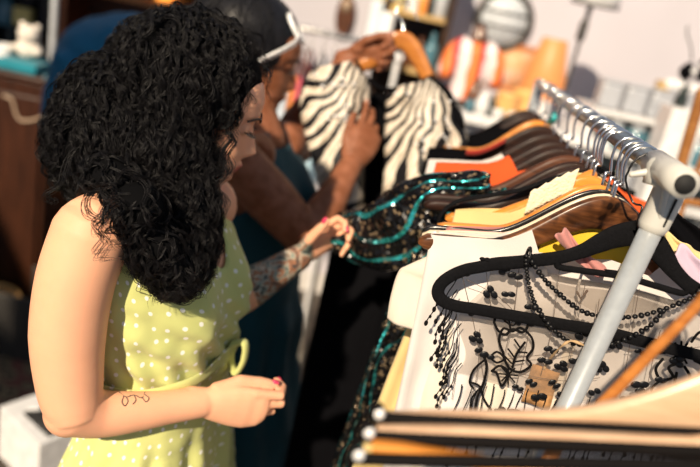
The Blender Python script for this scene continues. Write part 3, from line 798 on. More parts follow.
# ------------------------------------------------------------------ near rail with blurred hangers at the bottom of the frame
nb = Vector((.345, .485, 1.487))
nr = empty('garment_rail', (.345, -.45, 0), 'second garment rail standing at the photographer, its hangers blurred along the bottom edge', 'clothes rack')
MB().tube([Vector((.345, -.47, 1.487)), Vector((.345, .575, 1.487))], .011, 20).build('rail', M['steel'], nr)
MB().tube([Vector((.345, -.45, .04)), Vector((.345, -.45, 1.487))], .012, 16).build('post', M['pole'], nr)
MB().tube([Vector((.345, -.45, .03)), Vector((.345, .10, .03))], .015, 16).build('foot_bar', M['pole'], nr)
MB().tube([Vector((0.1, -.45, .03)), Vector((.58, -.45, .03))], .015, 16).build('foot_bar', M['pole'], nr)
def near_black(y, pL, pR, rise, label, bar_th=.0048):
    """slim black hanger with rounded end, seen along its flat bottom bar"""
    a = at(*pL, y); b = at(*pR, y)
    d = (b - a).normalized(); tilt = atan2(d.z, d.x)
    ax = Vector((cos(tilt), 0, sin(tilt))); az = Vector((-sin(tilt), 0, cos(tilt)))
    root = empty('trouser_hanger', a, label, 'hanger', None)
    mb = MB(); W_ = .46
    pts = [a + az * .010, a + ax * -.003 + az * .004, a + ax * .010, a + ax * .15, a + ax * .30, a + ax * .44, a + ax * (.455) + az * .012, a + ax * .445 + az * .03, a + ax * .42 + az * .055, a + ax * .35 + az * .092]
    c_ = crom(pts, 6); mb.tube(c_, [(bar_th, .0056)] * len(c_), 8, ref=(0, 1, 0)); mb.build('hanger_body', M['blacktape'], root)
    mb = MB(); mb.ell(a + ax * .001 + az * .006 + Vector((0, -.003, 0)), (.0048, .004, .0052)); mb.build('highlight_tip', M['white_plastic'], root)  # bright highlight put into the white colour of the tip
    N = a + ax * .35 + az * .092
    h = MB(); hook(h, N, Vector((nb.x, y, nb.z)), rh=.02); h.build('hook', M['chrome'], root)
near_black(.475, (378, 418), (700, 434), .030, 'slim black bright-tipped trouser hanger, upper of the three blurred at the bottom edge')
near_black(.455, (368, 437), (700, 452), .020, 'slim black bright-tipped trouser hanger, middle of the three blurred at the bottom edge')
near_black(.435, (358, 459), (700, 466), .018, 'slim black bright-tipped trouser hanger, lowest of the three blurred at the bottom edge')
def near_wood(y, pts, m, label, below, name='wooden_hanger'):
    """hanger body from its top outline (pixels) mirrored about the neck"""
    P_ = crom([at(*q, y) for q in pts], 6); lo = crom([at(*q, y) for q in below], 6)
    n_ = 30; rs = lambda c: [c[int(i * (len(c) - 1) / n_)] for i in range(n_ + 1)]
    T_, B_ = rs(P_), rs(lo); nx = T_[-1].x
    root = empty(name, T_[-1], label, 'hanger')
    mb = MB(); rows = []
    def ringf(t, b):
        c = (t + b) / 2; hh = max(.002, (t - b).length / 2); u = (t - b).normalized(); r = []
        for j in range(12):
            w = 2 * pi * j / 12; r.append(c + u * (hh * math.copysign(abs(sin(w)) ** .6, sin(w))) + Vector((0, .0065 * math.copysign(abs(cos(w)) ** .6, cos(w)), 0)))
        return r
    rows = [ringf(t, b) for t, b in zip(T_, B_)]
    mir = lambda v: Vector((2 * nx - v.x, v.y, v.z + .05 * (nx - v.x)))
    rows += [ringf(mir(t), mir(b)) for t, b in list(zip(T_, B_))[::-1][1:]]
    mb.grid(rows, closed=True); mb.f.append(tuple(range(12))); mb.f.append(tuple((len(rows) - 1) * 12 + j for j in range(11, -1, -1)))
    mb.build('hanger_body', m, root)
    N = T_[-1]; h = MB(); hook(h, N + Vector((0, 0, -.004)), Vector((nb.x, y, nb.z))); h.build('hook', M['chrome'], root)
near_wood(.492, [(379, 414), (440, 412), (500, 412), (560, 410), (610, 402), (660, 388), (700, 373), (740, 356), (775, 346)], M['wood_tan'], 'tan wooden hanger rising to the right, the farthest of those blurred at the bottom edge', [(379, 418), (440, 418), (500, 419), (560, 421), (610, 424), (660, 428), (700, 431), (740, 434), (775, 434)])
near_wood(.465, [(374, 427), (440, 427), (520, 430), (600, 434), (660, 437), (705, 437), (750, 420), (790, 408)], M['wood_tan'], 'tan wooden hanger between the upper two slim black hangers', [(374, 434), (440, 436), (520, 440), (600, 444), (660, 448), (705, 450), (750, 452), (790, 450)])
near_wood(.445, [(372, 442), (400, 444), (430, 449), (470, 455), (520, 462), (580, 470), (650, 474), (720, 466), (780, 452)], M['wood_orange'], 'orange wooden hanger slanting below the middle slim black hanger', [(372, 449), (400, 453), (430, 459), (470, 466), (520, 473), (580, 482), (650, 488), (720, 490), (780, 490)])
# the orange stick hanger seen almost edge-on, in front of the post
st = empty('wooden_hanger', at(728, 268, .56), 'orange wooden hanger bar slanting across the pale post, blurred, close to the camera', 'hanger')
q = crom([at(728, 262, .56), at(700, 302, .56), at(650, 354, .56), at(604, 402, .56), at(572, 432, .55), at(545, 462, .54), at(528, 482, .53)], 6)
MB().tube(q, [(.0046 + .0022 * i / len(q), .005) for i in range(len(q))], 12).build('hanger_body', M['wood_amber'], st)
h = MB(); hook(h, at(728, 262, .56), Vector((.345, .565, 1.487)), rh=.02); h.build('hook', M['chrome'], st)
# white crumpled shirt lower right seen between the near hangers is the blouse behind

# ================================================================== people
def frame(f, up=Vector((0, 0, 1))):
    f = f.normalized(); s = up.cross(f).normalized(); return f, s, f.cross(s)
def head_mb(mb, Cc, X, Y, Z, s=1.0):
    zs = [-.117, -.112, -.102, -.090, -.078, -.066, -.055, -.045, -.035, -.022, -.01, .0, .012, .024, .038, .052, .068, .083, .096, .106, .112, .115]
    Fp = [(-.117, .045), (-.110, .066), (-.098, .076), (-.085, .072), (-.072, .080), (-.060, .079), (-.05, .081), (-.03, .080), (0, .077), (.022, .086), (.045, .087), (.07, .078), (.09, .058), (.105, .03), (.115, 0)]
    Bp = [(-.117, .02), (-.100, -.010), (-.085, -.035), (-.06, -.06), (-.03, -.083), (0, -.098), (.04, -.103), (.07, -.088), (.095, -.058), (.108, -.03), (.115, -.002)]
    Wp = [(-.117, .012), (-.108, .028), (-.09, .043), (-.065, .054), (-.03, .063), (0, .068), (.03, .072), (.06, .068), (.085, .053), (.105, .029), (.115, .003)]
    ip = lambda P, z: float(np.interp(z, [p[0] for p in P], [p[1] for p in P]))
    n = 64; rows = []
    for z in np.linspace(-.117, .115, 64):
        Fz, Bz, Wz = ip(Fp, z), ip(Bp, z), ip(Wp, z); mx = (Fz + Bz) / 2 + .006; row = []
        for j in range(n):
            w = 2 * pi * j / n; c, q = cos(w), sin(w)
            x = mx + ((Fz - mx) if c > 0 else (mx - Bz)) * math.copysign(abs(c) ** (.85 if c > 0 else 1), c); y = Wz * math.copysign(abs(q) ** .9, q)
            if c > 0:
                g = exp(-(y / .0115) ** 2)
                nose = np.interp(z, [-.060, -.052, -.044, -.030, -.012, .004, .014], [0, .012, .0225, .017, .009, .003, 0]); x += nose * g
                x += .0035 * exp(-((abs(y) - .013) / .005) ** 2) * exp(-((z + .047) / .006) ** 2)      # nostril wings
                x -= .011 * exp(-((abs(y) - .031) / .014) ** 2) * exp(-((z - .001) / .013) ** 2)      # eye sockets
                x += .0035 * exp(-((abs(y) - .033) / .018) ** 2) * exp(-((z - .020) / .006) ** 2)     # brow
                lw = exp(-(y / .019) ** 2)
                x += lw * (.0075 * exp(-((z + .0715) / .0042) ** 2) + .0075 * exp(-((z + .0815) / .0048) ** 2))
                x -= .0025 * exp(-(y / .02) ** 2) * exp(-((z + .0762) / .0016) ** 2)
            row.append(Cc + (X * x + Y * y + Z * z) * s)
        rows.append(row)
    mb.grid(rows, closed=True); m = len(rows); b = len(mb.v) - m * n
    mb.f.append(tuple(b + j for j in range(n))); mb.f.append(tuple(b + (m - 1) * n + j for j in range(n)))
    for sy in (-1, 1):                                # eyes under lowered lids, ears
        mb.ell(Cc + (X * .0665 + Y * (.031 * sy) + Z * .000) * s, .0125 * s, 14, 10)
        mb.tube([Cc + (X * (-.004 + .016 * cos(w)) + Y * (.0735 * sy - .004 * sy * cos(w)) + Z * (-.012 + .029 * sin(w))) * s for w in [2 * pi * i / 14 for i in range(15)]], .0042 * s, 8)
        mb.ell(Cc + (X * .0 + Y * .067 * sy + Z * -.014) * s, (.010, .008, .02))
def hand_mb(mb, wr, e1, e2, e3, s=1.0, curl=((30, 55, 35),) * 4, thumb=((.8, .5, .25), (.95, .15, .2), (.98, -.05, .15)), spread=0):
    e1, e2, e3 = e1.normalized(), e2.normalized(), e3.normalized(); nails = []
    mb.tube([wr - e1 * .02 * s, wr, wr + e1 * .02 * s, wr + e1 * .045 * s, wr + e1 * .068 * s, wr + e1 * .078 * s], [(.0235 * s, .0165 * s), (.0245 * s, .0165 * s), (.030 * s, .0165 * s), (.0355 * s, .0150 * s), (.0370 * s, .0128 * s), (.034 * s, .0105 * s)], 20, ref=e2)
    mb.ell(wr + (e1 * .028 + e2 * .020 + e3 * .008) * s, .0150 * s)
    offs = (.0275, .0095, -.0090, -.0265); Ls = ((.043, .026, .020), (.047, .030, .021), (.043, .027, .021), (.034, .020, .018)); st = (.074, .078, .074, .066); rd = (.0078, .0080, .0076, .0066)
    for k in range(4):
        p = wr + (e1 * st[k] + e2 * offs[k]) * s; A = 0; pts = [p - e1 * .02 * s, p]; r0 = rd[k] * s; rr = [r0 * 1.02, r0 * 1.18]
        for q in range(3):
            A += radians(curl[k][q]); d = e1 * cos(A) + e3 * sin(A) + e2 * (spread * (1.5 - k) * .12); d.normalize()
            pts.append(p + d * Ls[k][q] * s * .5); rr.append(r0 * (1.0, .92, .86)[q])
            p = p + d * Ls[k][q] * s; pts.append(p); rr.append(r0 * (1.04, .94, .72)[q])
        mb.tube(pts, rr, 12); nn = (e1 * -sin(A) + e3 * cos(A)) * -1
        nails.append((p - d * .006 * s, d, nn, r0))
    p = wr + (e1 * .016 + e2 * .019 + e3 * .006) * s; pts = [p]; rr = [.0135 * s]
    for q, (a, b, c) in enumerate(thumb):
        d = (e1 * a + e2 * b + e3 * c).normalized(); L_ = (.040, .032, .026)[q] * s
        pts.append(p + d * L_ * .5); rr.append((.0115, .0092, .0085)[q] * s); p = p + d * L_; pts.append(p); rr.append((.0105, .0090, .0068)[q] * s)
    mb.tube(pts, rr, 12); up_ = (e2 - d * e2.dot(d)).normalized()
    nails.append((p - d * .006 * s, d, up_, .0092 * s))
    return nails
def nail(N, parent, m, idx=0, L=.0062):
    p, d, n_, r = N; b = d.cross(n_).normalized(); Q = Matrix((d, b, n_)).transposed()
    MB().ell(p + n_ * r * .66 + d * .003, (L * 1.25, r * .68, .0022), 12, 8, Q).build('fingernail', m, parent)
def torso_ring(lv, z, n, C0, f, s, off=0, bust=1):
    zz = [l[0] for l in lv]; g = [float(np.interp(z, zz, [l[i] for l in lv])) for i in range(1, 7)]
    cf, cs, fr, bk, sd, bu = g; out = []
    for j in range(n):
        w = 2 * pi * j / n; c, q = cos(w), sin(w)
        x = (fr if c > 0 else bk) * math.copysign(abs(c) ** .85, c); y = sd * math.copysign(abs(q) ** .9, q)
        if c > 0 and bu: x += bu * bust * (exp(-((abs(y) - .062) / .045) ** 2)) * min(1, c * 2.2)
        rad = sqrt(x * x + y * y) or 1; o = off
        x += o * x / rad; y += o * y / rad
        out.append((C0 + f * (cf + x) + s * (cs + y) + Vector((0, 0, z)), cf + x, cs + y, w))
    return out
def smooth_levels(lv, n=60):
    zs = np.linspace(lv[0][0], lv[-1][0], n); A = np.array([[np.interp(z, [l[0] for l in lv], [l[i] for l in lv]) for i in range(7)] for z in zs])
    for _ in range(6): A[1:-1, 1:] = (A[:-2, 1:] + 2 * A[1:-1, 1:] + A[2:, 1:]) / 4
    return [tuple(a) for a in A]
def torso_mb(mb, lv, C0, f, s, z0, z1, n=48):
    rows = [[p[0] for p in torso_ring(lv, z, n, C0, f, s)] for z in np.linspace(z0, z1, 70)]
    b = len(mb.v); mb.grid(rows, closed=True); mb.f.append(tuple(b + j for j in range(n))); mb.f.append(tuple(b + 69 * n + j for j in range(n)))
def legs_mb(mb, C0, f, s, zh=.82):
    for sg in (-1, 1):
        a = C0 + s * (.085 * sg) + Vector((0, 0, zh)); kn = C0 + s * (.08 * sg) + f * .01 + Vector((0, 0, .43)); an = C0 + s * (.085 * sg) - f * .03 + Vector((0, 0, .07))
        mb.tube([a, lerp(a, kn, .3), lerp(a, kn, .7), kn, lerp(kn, an, .25) - f * .012, lerp(kn, an, .7), an, an - Vector((0, 0, .03))], [.086, .082, .062, .05, .053, .038, .033, .036], 18)
        mb.tube([an - f * .03 + Vector((0, 0, -.038)), an + f * .04 + Vector((0, 0, -.035)), an + f * .11 + Vector((0, 0, -.05)), an + f * .16 + Vector((0, 0, -.056))], [(.024, .030), (.032, .033), (.020, .042), (.011, .034)], 14, ref=(0, 0, 1))
def paint(me, fn):
    nv = len(me.vertices); co = np.empty(nv * 3, np.float32); me.vertices.foreach_get('co', co); co = co.reshape(-1, 3)
    col, tat = fn(co); a = me.color_attributes.new('Col', 'FLOAT_COLOR', 'POINT'); a.data.foreach_set('color', np.concatenate([col, np.ones((nv, 1))], 1).astype(np.float32).ravel())
    t = me.attributes.new('tattoo', 'FLOAT', 'POINT'); t.data.foreach_set('value', tat.astype(np.float32))
def face_cols(co, Cc, X, Y, Z, base, lip, col, s=1):
    L = (co - np.array(Cc)) / s; x, y, z = L @ np.array(X), L @ np.array(Y), L @ np.array(Z)
    m = np.exp(-((z + .0765) / .0085) ** 4) * np.exp(-(y / .024) ** 4) * (x > .06)
    col = col * (1 - m[:, None]) + np.array(lip) * m[:, None]
    return col
def lash_brow(Cc, X, Y, Z, parent, s=1):
    for sy in (-1, 1):
        rows = []
        q = crom([Cc + (X * x + Y * (y * sy) + Z * z) * s for x, y, z in ((.0905, .012, .0145), (.0885, .024, .0200), (.0825, .038, .0215), (.069, .050, .0150))], 6)
        MB().tube(q, [(.0030 * (1 - .6 * i / len(q)), .0016) for i in range(len(q))], 8, ref=Z).build('eyebrow', M['brow'], parent)
        mb = MB(); e = crom([Cc + (X * x + Y * (y * sy) + Z * z) * s for x, y, z in ((.0745, .019, -.0050), (.0795, .027, -.0075), (.0780, .036, -.0078), (.0705, .044, -.0050))], 4)
        mb.tube(e, .0011, 6)
        for i, p in enumerate(e):
            mb.tube([p, p + X * .005 - Z * .0025 + Y * sy * .001 * i * .3, p + X * .0095 - Z * .0015 + Y * (sy * .0005 * i)], [.0006, .0005, .0002], 4)
        mb.build('eyelashes', M['brow'], parent)
# ---------------------------------------------------------------- woman in the green dress
C1 = Vector((-.260, .955, 0)); f1 = Vector((.975, -.22, 0)).normalized(); s1 = Vector((.22, .975, 0)).normalized()
LV1 = smooth_levels([(.70, 0, 0, .090, .095, .155, 0), (.80, 0, 0, .095, .10, .165, 0), (.90, .005, 0, .095, .085, .152, 0), (.98, .005, 0, .092, .083, .124, 0), (1.03, .0, 0, .088, .082, .122, .002), (1.08, -.002, 0, .088, .088, .130, .010), (1.13, -.005, 0, .088, .095, .138, .030), (1.165, -.006, 0, .088, .098, .142, .034), (1.21, -.012, 0, .078, .098, .148, .018), (1.25, -.020, 0, .062, .088, .152, 0), (1.28, -.028, 0, .052, .074, .135, 0), (1.305, -.034, 0, .046, .060, .09, 0), (1.325, -.036, 0, .044, .052, .055, 0)])
w1 = empty('person', C1, 'woman with black curly hair in a green polka dot dress, looking down at the clothes', 'person')
mb = MB(); torso_mb(mb, LV1, C1, f1, s1, .70, 1.325); legs_mb(mb, C1, f1, s1, .80)
H1f = Vector((.985, .17, 0)).normalized(); pit = radians(10); hs1 = .89
X1 = H1f * cos(pit) - Vector((0, 0, sin(pit))); Z1 = H1f * sin(pit) + Vector((0, 0, cos(pit))); Y1 = Z1.cross(X1)
nose1 = atd(259, 154, 1.05); HC1 = nose1 - X1 * .106 * hs1 + Z1 * .042 * hs1
head_mb(mb, HC1, X1, Y1, Z1, hs1)
nb1 = C1 + f1 * -.035 + Vector((0, 0, 1.29)); mb.tube([nb1, lerp(nb1, HC1 - X1 * .025 - Z1 * .075, .5), HC1 - X1 * .025 - Z1 * .06], [.056, .050, .052], 20)
sR = atd(93, 232, .865); eR = atd(74, 408, .905); wR = atd(203, 402, 1.0)
mb.tube([C1 + f1 * -.02 - s1 * .10 + Vector((0, 0, 1.27)), lerp(sR, C1 + Vector((0, 0, 1.27)), .25), sR], [.05, .050, .0495], 32)
up1 = crom([sR, atd(76, 280, .87), atd(68, 335, .885), atd(70, 385, .9), eR], 4)
mb.tube(up1, [lerp(.050, .0475, i / 8) if i < 8 else lerp(.0475, .037, (i - 8) / (len(up1) - 9)) for i in range(len(up1))], 48)
fo1 = crom([eR, atd(100, 414, .93), atd(140, 411, .955), atd(175, 406, .98), wR], 4); fr = [.039, .0385, .037, .0355, .034, .033, .032, .0305, .029, .028, .027, .026, .0255, .025, .0245, .024, .0235]
mb.tube(fo1, [(r * .98, r * .86) for r in fr], 48, ref=(0, 0, 1))
mb.ell(eR + Vector((-.006, 0, -.008)), .033, 32, 20)
hd = (atd(262, 410, 1.03) - wR).normalized(); th = (Vector((0, 0, 1)) - hd * hd.z).normalized(); pl = Vector((0, 1, 0)); pl = (pl - hd * pl.dot(hd) - th * pl.dot(th)).normalized()
n1 = hand_mb(mb, wR, hd, th, pl, .97, curl=((6, 70, 40), (14, 76, 40), (22, 80, 40), (32, 82, 40)), thumb=((.86, .42, .25), (.99, .02, .10), (.99, -.08, .05)))
sL = C1 + s1 * .150 + f1 * -.045 + Vector((0, 0, 1.255)); eL = atd(222, 305, 1.17); wL = atd(300, 257, 1.24)
mb.tube([C1 + s1 * .10 + Vector((0, 0, 1.265)), sL, lerp(sL, eL, .5), eL], [.05, .05, .043, .036], 20)
mb.tube([eL, lerp(eL, wL, .35), lerp(eL, wL, .75), wL], [.036, .036, .028, .024], 20)
hdL = (atd(338, 226, 1.24) - wL).normalized(); thL = (Vector((-.25, -.35, 1)) - hdL * Vector((-.25, -.35, 1)).dot(hdL)).normalized(); plL = hdL.cross(thL); plL = plL if plL.y < 0 else -plL
n1b = hand_mb(mb, wL, hdL, thL, plL, .86, curl=((18, 62, 40), (26, 68, 45), (32, 70, 45), (38, 70, 45)), thumb=((.72, .55, .45), (.85, .42, .35), (.9, .40, .2)))
me = remeshed(mb, .0025, 3, .5)
fa, fb = np.array(lerp(eL, wL, .30)), np.array(wL + (wL - eL).normalized() * .02)
def fn(co):
    col = np.tile(np.array([[.84, .43, .26]]), (len(co), 1)); col = face_cols(co, HC1, X1, Y1, Z1, None, (.38, .045, .06), col, hs1)
    d = fb - fa; t = ((co - fa) @ d) / (d @ d); r = np.linalg.norm(co - (fa + np.clip(t, 0, 1)[:, None] * d), axis=1)
    return col, ((t > 0) & (t < 1) & (r < .05)).astype(float) * .92
paint(me, fn); b1 = link_mesh(me, 'body', M['skin_w1'], w1)
bv1 = BVHTree.FromPolygons([Vector(v.co) + w1.location for v in me.vertices], [tuple(p.vertices) for p in me.polygons])
nail(n1[4], w1, M['nail']); nail(n1[0], w1, M['nail'])
for k_ in (4, 0): nail(n1b[k_], w1, M['nail'])
lash_brow(HC1, X1, Y1, Z1, w1, hs1)
# little leaf tattoo drawn on the near forearm
def on_skin(px, py, bv, d0=.3):
    dr = (atd(px, py, 1) - CAM).normalized(); h_ = bv.ray_cast(CAM + dr * d0, dr); return (h_[0] - dr * .0003) if h_[0] else None
mb = MB()
for L_ in ([(119, 392), (126, 397), (134, 395), (142, 398), (145, 392)], [(124, 396), (122, 402), (125, 406), (128, 401), (126, 397)], [(134, 395), (136, 400), (133, 404)], [(142, 397), (146, 402), (149, 398), (144, 394)], [(130, 396), (131, 391)], [(137, 396), (139, 391)]):
    q = [on_skin(x, y, bv1) for x, y in L_]
    if all(q): mb.tube(crom(q, 3), .0008, 5)
mb.build('leaf_tattoo', M['ink'], w1)
# dress
LVD = [(.42, 0, 0, .21, .22, .25, 0), (.60, 0, 0, .17, .18, .215, 0), (.72, 0, 0, .130, .120, .19, 0), (.82, 0, 0, .108, .104, .172, 0), (.90, .005, 0, .102, .088, .156, 0)] + [l for l in LV1 if l[0] > .93]
def dress_pt(z, n=150):
    R_ = torso_ring(LVD, z, n, C1, f1, s1, .0095)
    out = []
    for p, a, b, w in R_:
        lo = ss(1.0, .80, z)
        fd = .010 * lo * sin(w * 13 + z * 4) + .006 * lo * sin(w * 23 - z * 6)
        fd += .0035 * ss(1.02, 1.05, z) * ss(1.15, 1.08, z) * sin(w * 17 + z * 55)
        fd += .0045 * noise.noise(Vector((a * 16, b * 16, z * 22))) + .0025 * noise.noise(Vector((a * 45, b * 45, z * 45)))
        # diagonal gathers from the wrap towards the waist
        fd += .0045 * ss(.0, .04, a) * ss(1.22, 1.10, z) * ss(1.0, 1.05, z) * sin((b * .8 + z) * 130)
        d = (f1 * a + s1 * b).normalized(); out.append((p + d * fd, a, b, w))
    return out
zs = np.linspace(.42, 1.322, 150); G = [dress_pt(z) for z in zs]
def keepD(i, j):
    _, a, b, w = G[i][j]; z = zs[i]
    if z > 1.318: return False
    if a > -.03 and z > 1.195 + 1.15 * abs(b - .01): return False
    if a <= -.03 and z > 1.285 and abs(b) < .05: return False
    if z > 1.175 and (-b if b < 0 else b - .04) > lerp(.178, .150, min(1, (z - 1.175) / .10)): return False
    return True
mb = MB(); mb.wrap = .86
mb.grid([[p[0] for p in r] for r in G], closed=True, keep=keepD, uv=[(w / (2 * pi) * .86, z) for r, z in zip(G, zs) for _, _, _, w in r])
dr1 = mb.build('dress', M['dots'], w1, solid=.0018, trim=8)
# waist tie: slanted band + knot loop
mb = MB(); rows = []; uv = []
for i in range(9):
    f_ = i / 8; row = []
    for j in range(120):
        w = 2 * pi * j / 120; zc = 1.035 + .016 * cos(w - .4) + (f_ - .5) * .042
        R_ = torso_ring(LVD, zc, 120, C1, f1, s1, .016 + .003 * sin(f_ * pi) + .0015 * sin(f_ * 14 + w * 5))[j]
        row.append(R_[0]); uv.append((w / (2 * pi) * .86, zc))
    rows.append(row)
mb.wrap = .86; mb.grid(rows, closed=True, uv=uv); mb.build('waist_tie', M['dots'], w1, solid=.002)
kn = torso_ring(LVD, 1.05, 120, C1, f1, s1, .02)
kp = kn[4][0]
mb = MB(); mb.tube(crom([kp + Vector((0, 0, .02)), kp + f1 * .018 + Vector((0, 0, .03)), kp + f1 * .022 + Vector((0, 0, .0)), kp + f1 * .012 + Vector((0, 0, -.028)), kp + Vector((0, 0, -.01)), kp + Vector((0, 0, .02))], 5), [(.005, .010)] * 26, 8); mb.build('knot_loop', M['dots'], w1)
# ---------------------------------------------------------------- curly hair
def hair_core(spheres, vox, it=4):
    mb = MB()
    for c, r in spheres: mb.ell(c, r, 20, 14)
    return remeshed(mb, vox, it, .6)
def strands_mesh(S_, rad, sides=3):
    S_ = np.asarray(S_, dtype=np.float64); n, m, _ = S_.shape
    T = np.gradient(S_, axis=1); T /= np.linalg.norm(T, axis=2, keepdims=True) + 1e-9
    ref = np.array([.31, .77, .55]); A = np.cross(T, ref); A /= np.linalg.norm(A, axis=2, keepdims=True) + 1e-9; B = np.cross(T, A)
    rad = np.asarray(rad).reshape(n, 1, 1) * (1 - .75 * np.linspace(0, 1, m) ** 3).reshape(1, m, 1)
    V = np.stack([S_ + rad * (A * cos(2 * pi * k / sides) + B * sin(2 * pi * k / sides)) for k in range(sides)], 2).reshape(-1, 3)
    i, j, k = np.meshgrid(np.arange(n), np.arange(m - 1), np.arange(sides), indexing='ij'); k2 = (k + 1) % sides; b = i * m * sides
    F = np.stack([b + j * sides + k, b + j * sides + k2, b + (j + 1) * sides + k2, b + (j + 1) * sides + k], -1).reshape(-1, 4)
    me = bpy.data.meshes.new('hair'); me.vertices.add(len(V)); me.vertices.foreach_set('co', V.astype(np.float32).ravel())
    me.loops.add(len(F) * 4); me.loops.foreach_set('vertex_index', F.astype(np.int32).ravel()); me.polygons.add(len(F))
    me.polygons.foreach_set('loop_start', np.arange(0, len(F) * 4, 4, dtype=np.int32)); me.polygons.foreach_set('loop_total', np.full(len(F), 4, np.int32))
    me.update(calc_edges=True); me.polygons.foreach_set('use_smooth', [True] * len(F)); return me
def grow(core, off, n, steps, ds, ok, helix=(.003, .009), turns=(50, 90), thick=(.0005, .0010), lift=.012, down=.55, clump=1, wild=.5, seed=3):
    rnd = random.Random(seed); vs = [Vector(v.co) + off for v in core.vertices]; bv = BVHTree.FromPolygons(vs, [tuple(p.vertices) for p in core.polygons])
    polys = core.polygons; cum = np.cumsum([p.area for p in polys]); out = []; rads = []
    tries = 0
    while len(out) < n and tries < n * 8:
        tries += 1
        pi_ = int(np.searchsorted(cum, rnd.random() * cum[-1])); p = Vector(polys[min(pi_, len(polys) - 1)].center) + off; N = Vector(polys[min(pi_, len(polys) - 1)].normal)
        if clump > 1 and N.y > .25 and rnd.random() < .65: continue
        h0 = rnd.uniform(-.004, lift) * rnd.random(); d = (Vector((rnd.uniform(-1, 1), rnd.uniform(-1, 1), rnd.uniform(-1, .3)))).normalized(); P_ = []
        cur = p + N * h0; L_ = steps; bad = False; a0 = rnd.uniform(0, 6.28); tr = rnd.uniform(*turns); hr = rnd.uniform(*helix); sgn = rnd.choice((-1, 1))
        for i in range(L_):
            loc, nor, idx, dist = bv.find_nearest(cur)
            sidev = (cur - loc); inside = sidev.dot(nor) < 0
            g = Vector((0, 0, -1)) * down; dd = d * .82 + g * .3 + Vector((rnd.uniform(-1, 1), rnd.uniform(-1, 1), rnd.uniform(-1, 1))) * .12 * wild
            if dist < .03: dd -= nor * dd.dot(nor) * .9
            d = dd.normalized(); cur = cur + d * ds
            if inside: cur = cur + nor * (dist + h0) * .6
            elif dist > lift * 1.6 and dist < .05: cur = cur - nor * (dist - lift) * .25
            P_.append(cur.copy())
        if not ok(P_): continue
        m = len(P_); Q = []
        for i in range(m):
            t = (P_[min(i + 1, m - 1)] - P_[max(i - 1, 0)]).normalized(); A = t.cross(Vector((.3, .8, .5))).normalized(); B = t.cross(A)
            ph = a0 + sgn * tr * i * ds * 6.28 / 1.0; hh = hr * min(1, i / 4)
            Q.append(P_[i] + A * hh * cos(ph) + B * hh * sin(ph))
        for c_ in range(clump):
            o = Vector((rnd.uniform(-1, 1), rnd.uniform(-1, 1), rnd.uniform(-1, 1))) * (.0024 if clump > 1 else 0); gx = rnd.uniform(.8, 1.25) if clump > 1 else 1
            out.append([P_[i] + (Q[i] - P_[i]) * gx + o * (.5 + 1.3 * i / m) for i in range(m)]); rads.append(rnd.uniform(*thick))
    return out, rads
def px_sph(px, py, d, rpx): return (atd(px, py, d), rpx * d / FPX)
sph1 = [px_sph(184, 86, 1.05, 68), px_sph(122, 116, 1.02, 60), px_sph(108, 142, 1.0, 54), px_sph(218, 66, 1.06, 40), px_sph(160, 160, .99, 56), px_sph(182, 205, .97, 40), px_sph(186, 240, .95, 27), px_sph(204, 165, .98, 22), px_sph(118, 186, .93, 28), px_sph(160, 66, 1.12, 46), px_sph(185, 262, .93, 18), px_sph(138, 208, .85, 27), px_sph(158, 246, .87, 24), px_sph(176, 268, .89, 20), px_sph(112, 180, .88, 24)]
_mb = MB()
for c, r in sph1: _mb.ell(c, r, 20, 14)
Q1 = Matrix((X1, Y1, Z1)).transposed(); q1 = lambda x, y, z: HC1 + (X1 * x + Y1 * y + Z1 * z) * hs1
_mb.ell(q1(-.034, 0, .046), (.112 * hs1, .094 * hs1, .100 * hs1), 30, 20, Q1); _mb.ell(q1(-.045, 0, -.02), (.086 * hs1, .100 * hs1, .11 * hs1), 30, 20, Q1)
core1 = remeshed(_mb, .006, 7, .6)
off0 = Vector((0, 0, 0))
def face_ok(P_):
    for p in P_:
        L_ = (p - HC1) / hs1; x, y, z = L_.dot(X1), L_.dot(Y1), L_.dot(Z1)
        if x > lerp(.048, .070, ss(-.02, .05, z)) and abs(y) < .12 and -.15 < z < .066: return False
        if x > .092: return False
    return True
def hair1_ok(P_):
    return face_ok(P_) and min(p.z for p in P_) > 1.14
st_, rd_ = grow(core1, off0, 16000, 34, .0046, hair1_ok, helix=(.002, .0065), turns=(14, 38), thick=(.00022, .00055), lift=.018, seed=4, wild=1.0, clump=8)
hr = empty  # (keeps the name free)
hc = link_mesh(core1, 'hair', M['hair_core'], w1)
hs = strands_mesh(st_, rd_); hs_o = link_mesh(hs, 'hair_curls', M['hair'], w1)
hs_o.parent = hc; 
# loose ringlets over the shoulder and along the cheek
rnd = random.Random(11); loose = []; lr = []
def ringlet(pts, hr_, turns, cnt=5, r=.00042):
    base = crom(pts, 12); ph0 = rnd.uniform(0, 6.28); cnt = int(cnt * 1.8)
    for c_ in range(cnt):
        o = Vector((rnd.uniform(-1, 1), rnd.uniform(-1, 1), rnd.uniform(-1, 1))) * .0035; a0 = ph0 + rnd.uniform(-.5, .5); Q = []; m = 60
        for i in range(m):
            f_ = i / (m - 1) * (len(base) - 1); a = int(min(f_, len(base) - 2)); p = lerp(base[a], base[a + 1], f_ - a); t = (base[a + 1] - base[a]).normalized(); A = t.cross(Vector((.3, .8, .5))).normalized(); B = t.cross(A)
            Q.append(p + o * (1 + i / m) + A * hr_ * cos(a0 + turns * 6.28 * i / m) + B * hr_ * sin(a0 + turns * 6.28 * i / m))
        loose.append(Q); lr.append(r)
D = .80
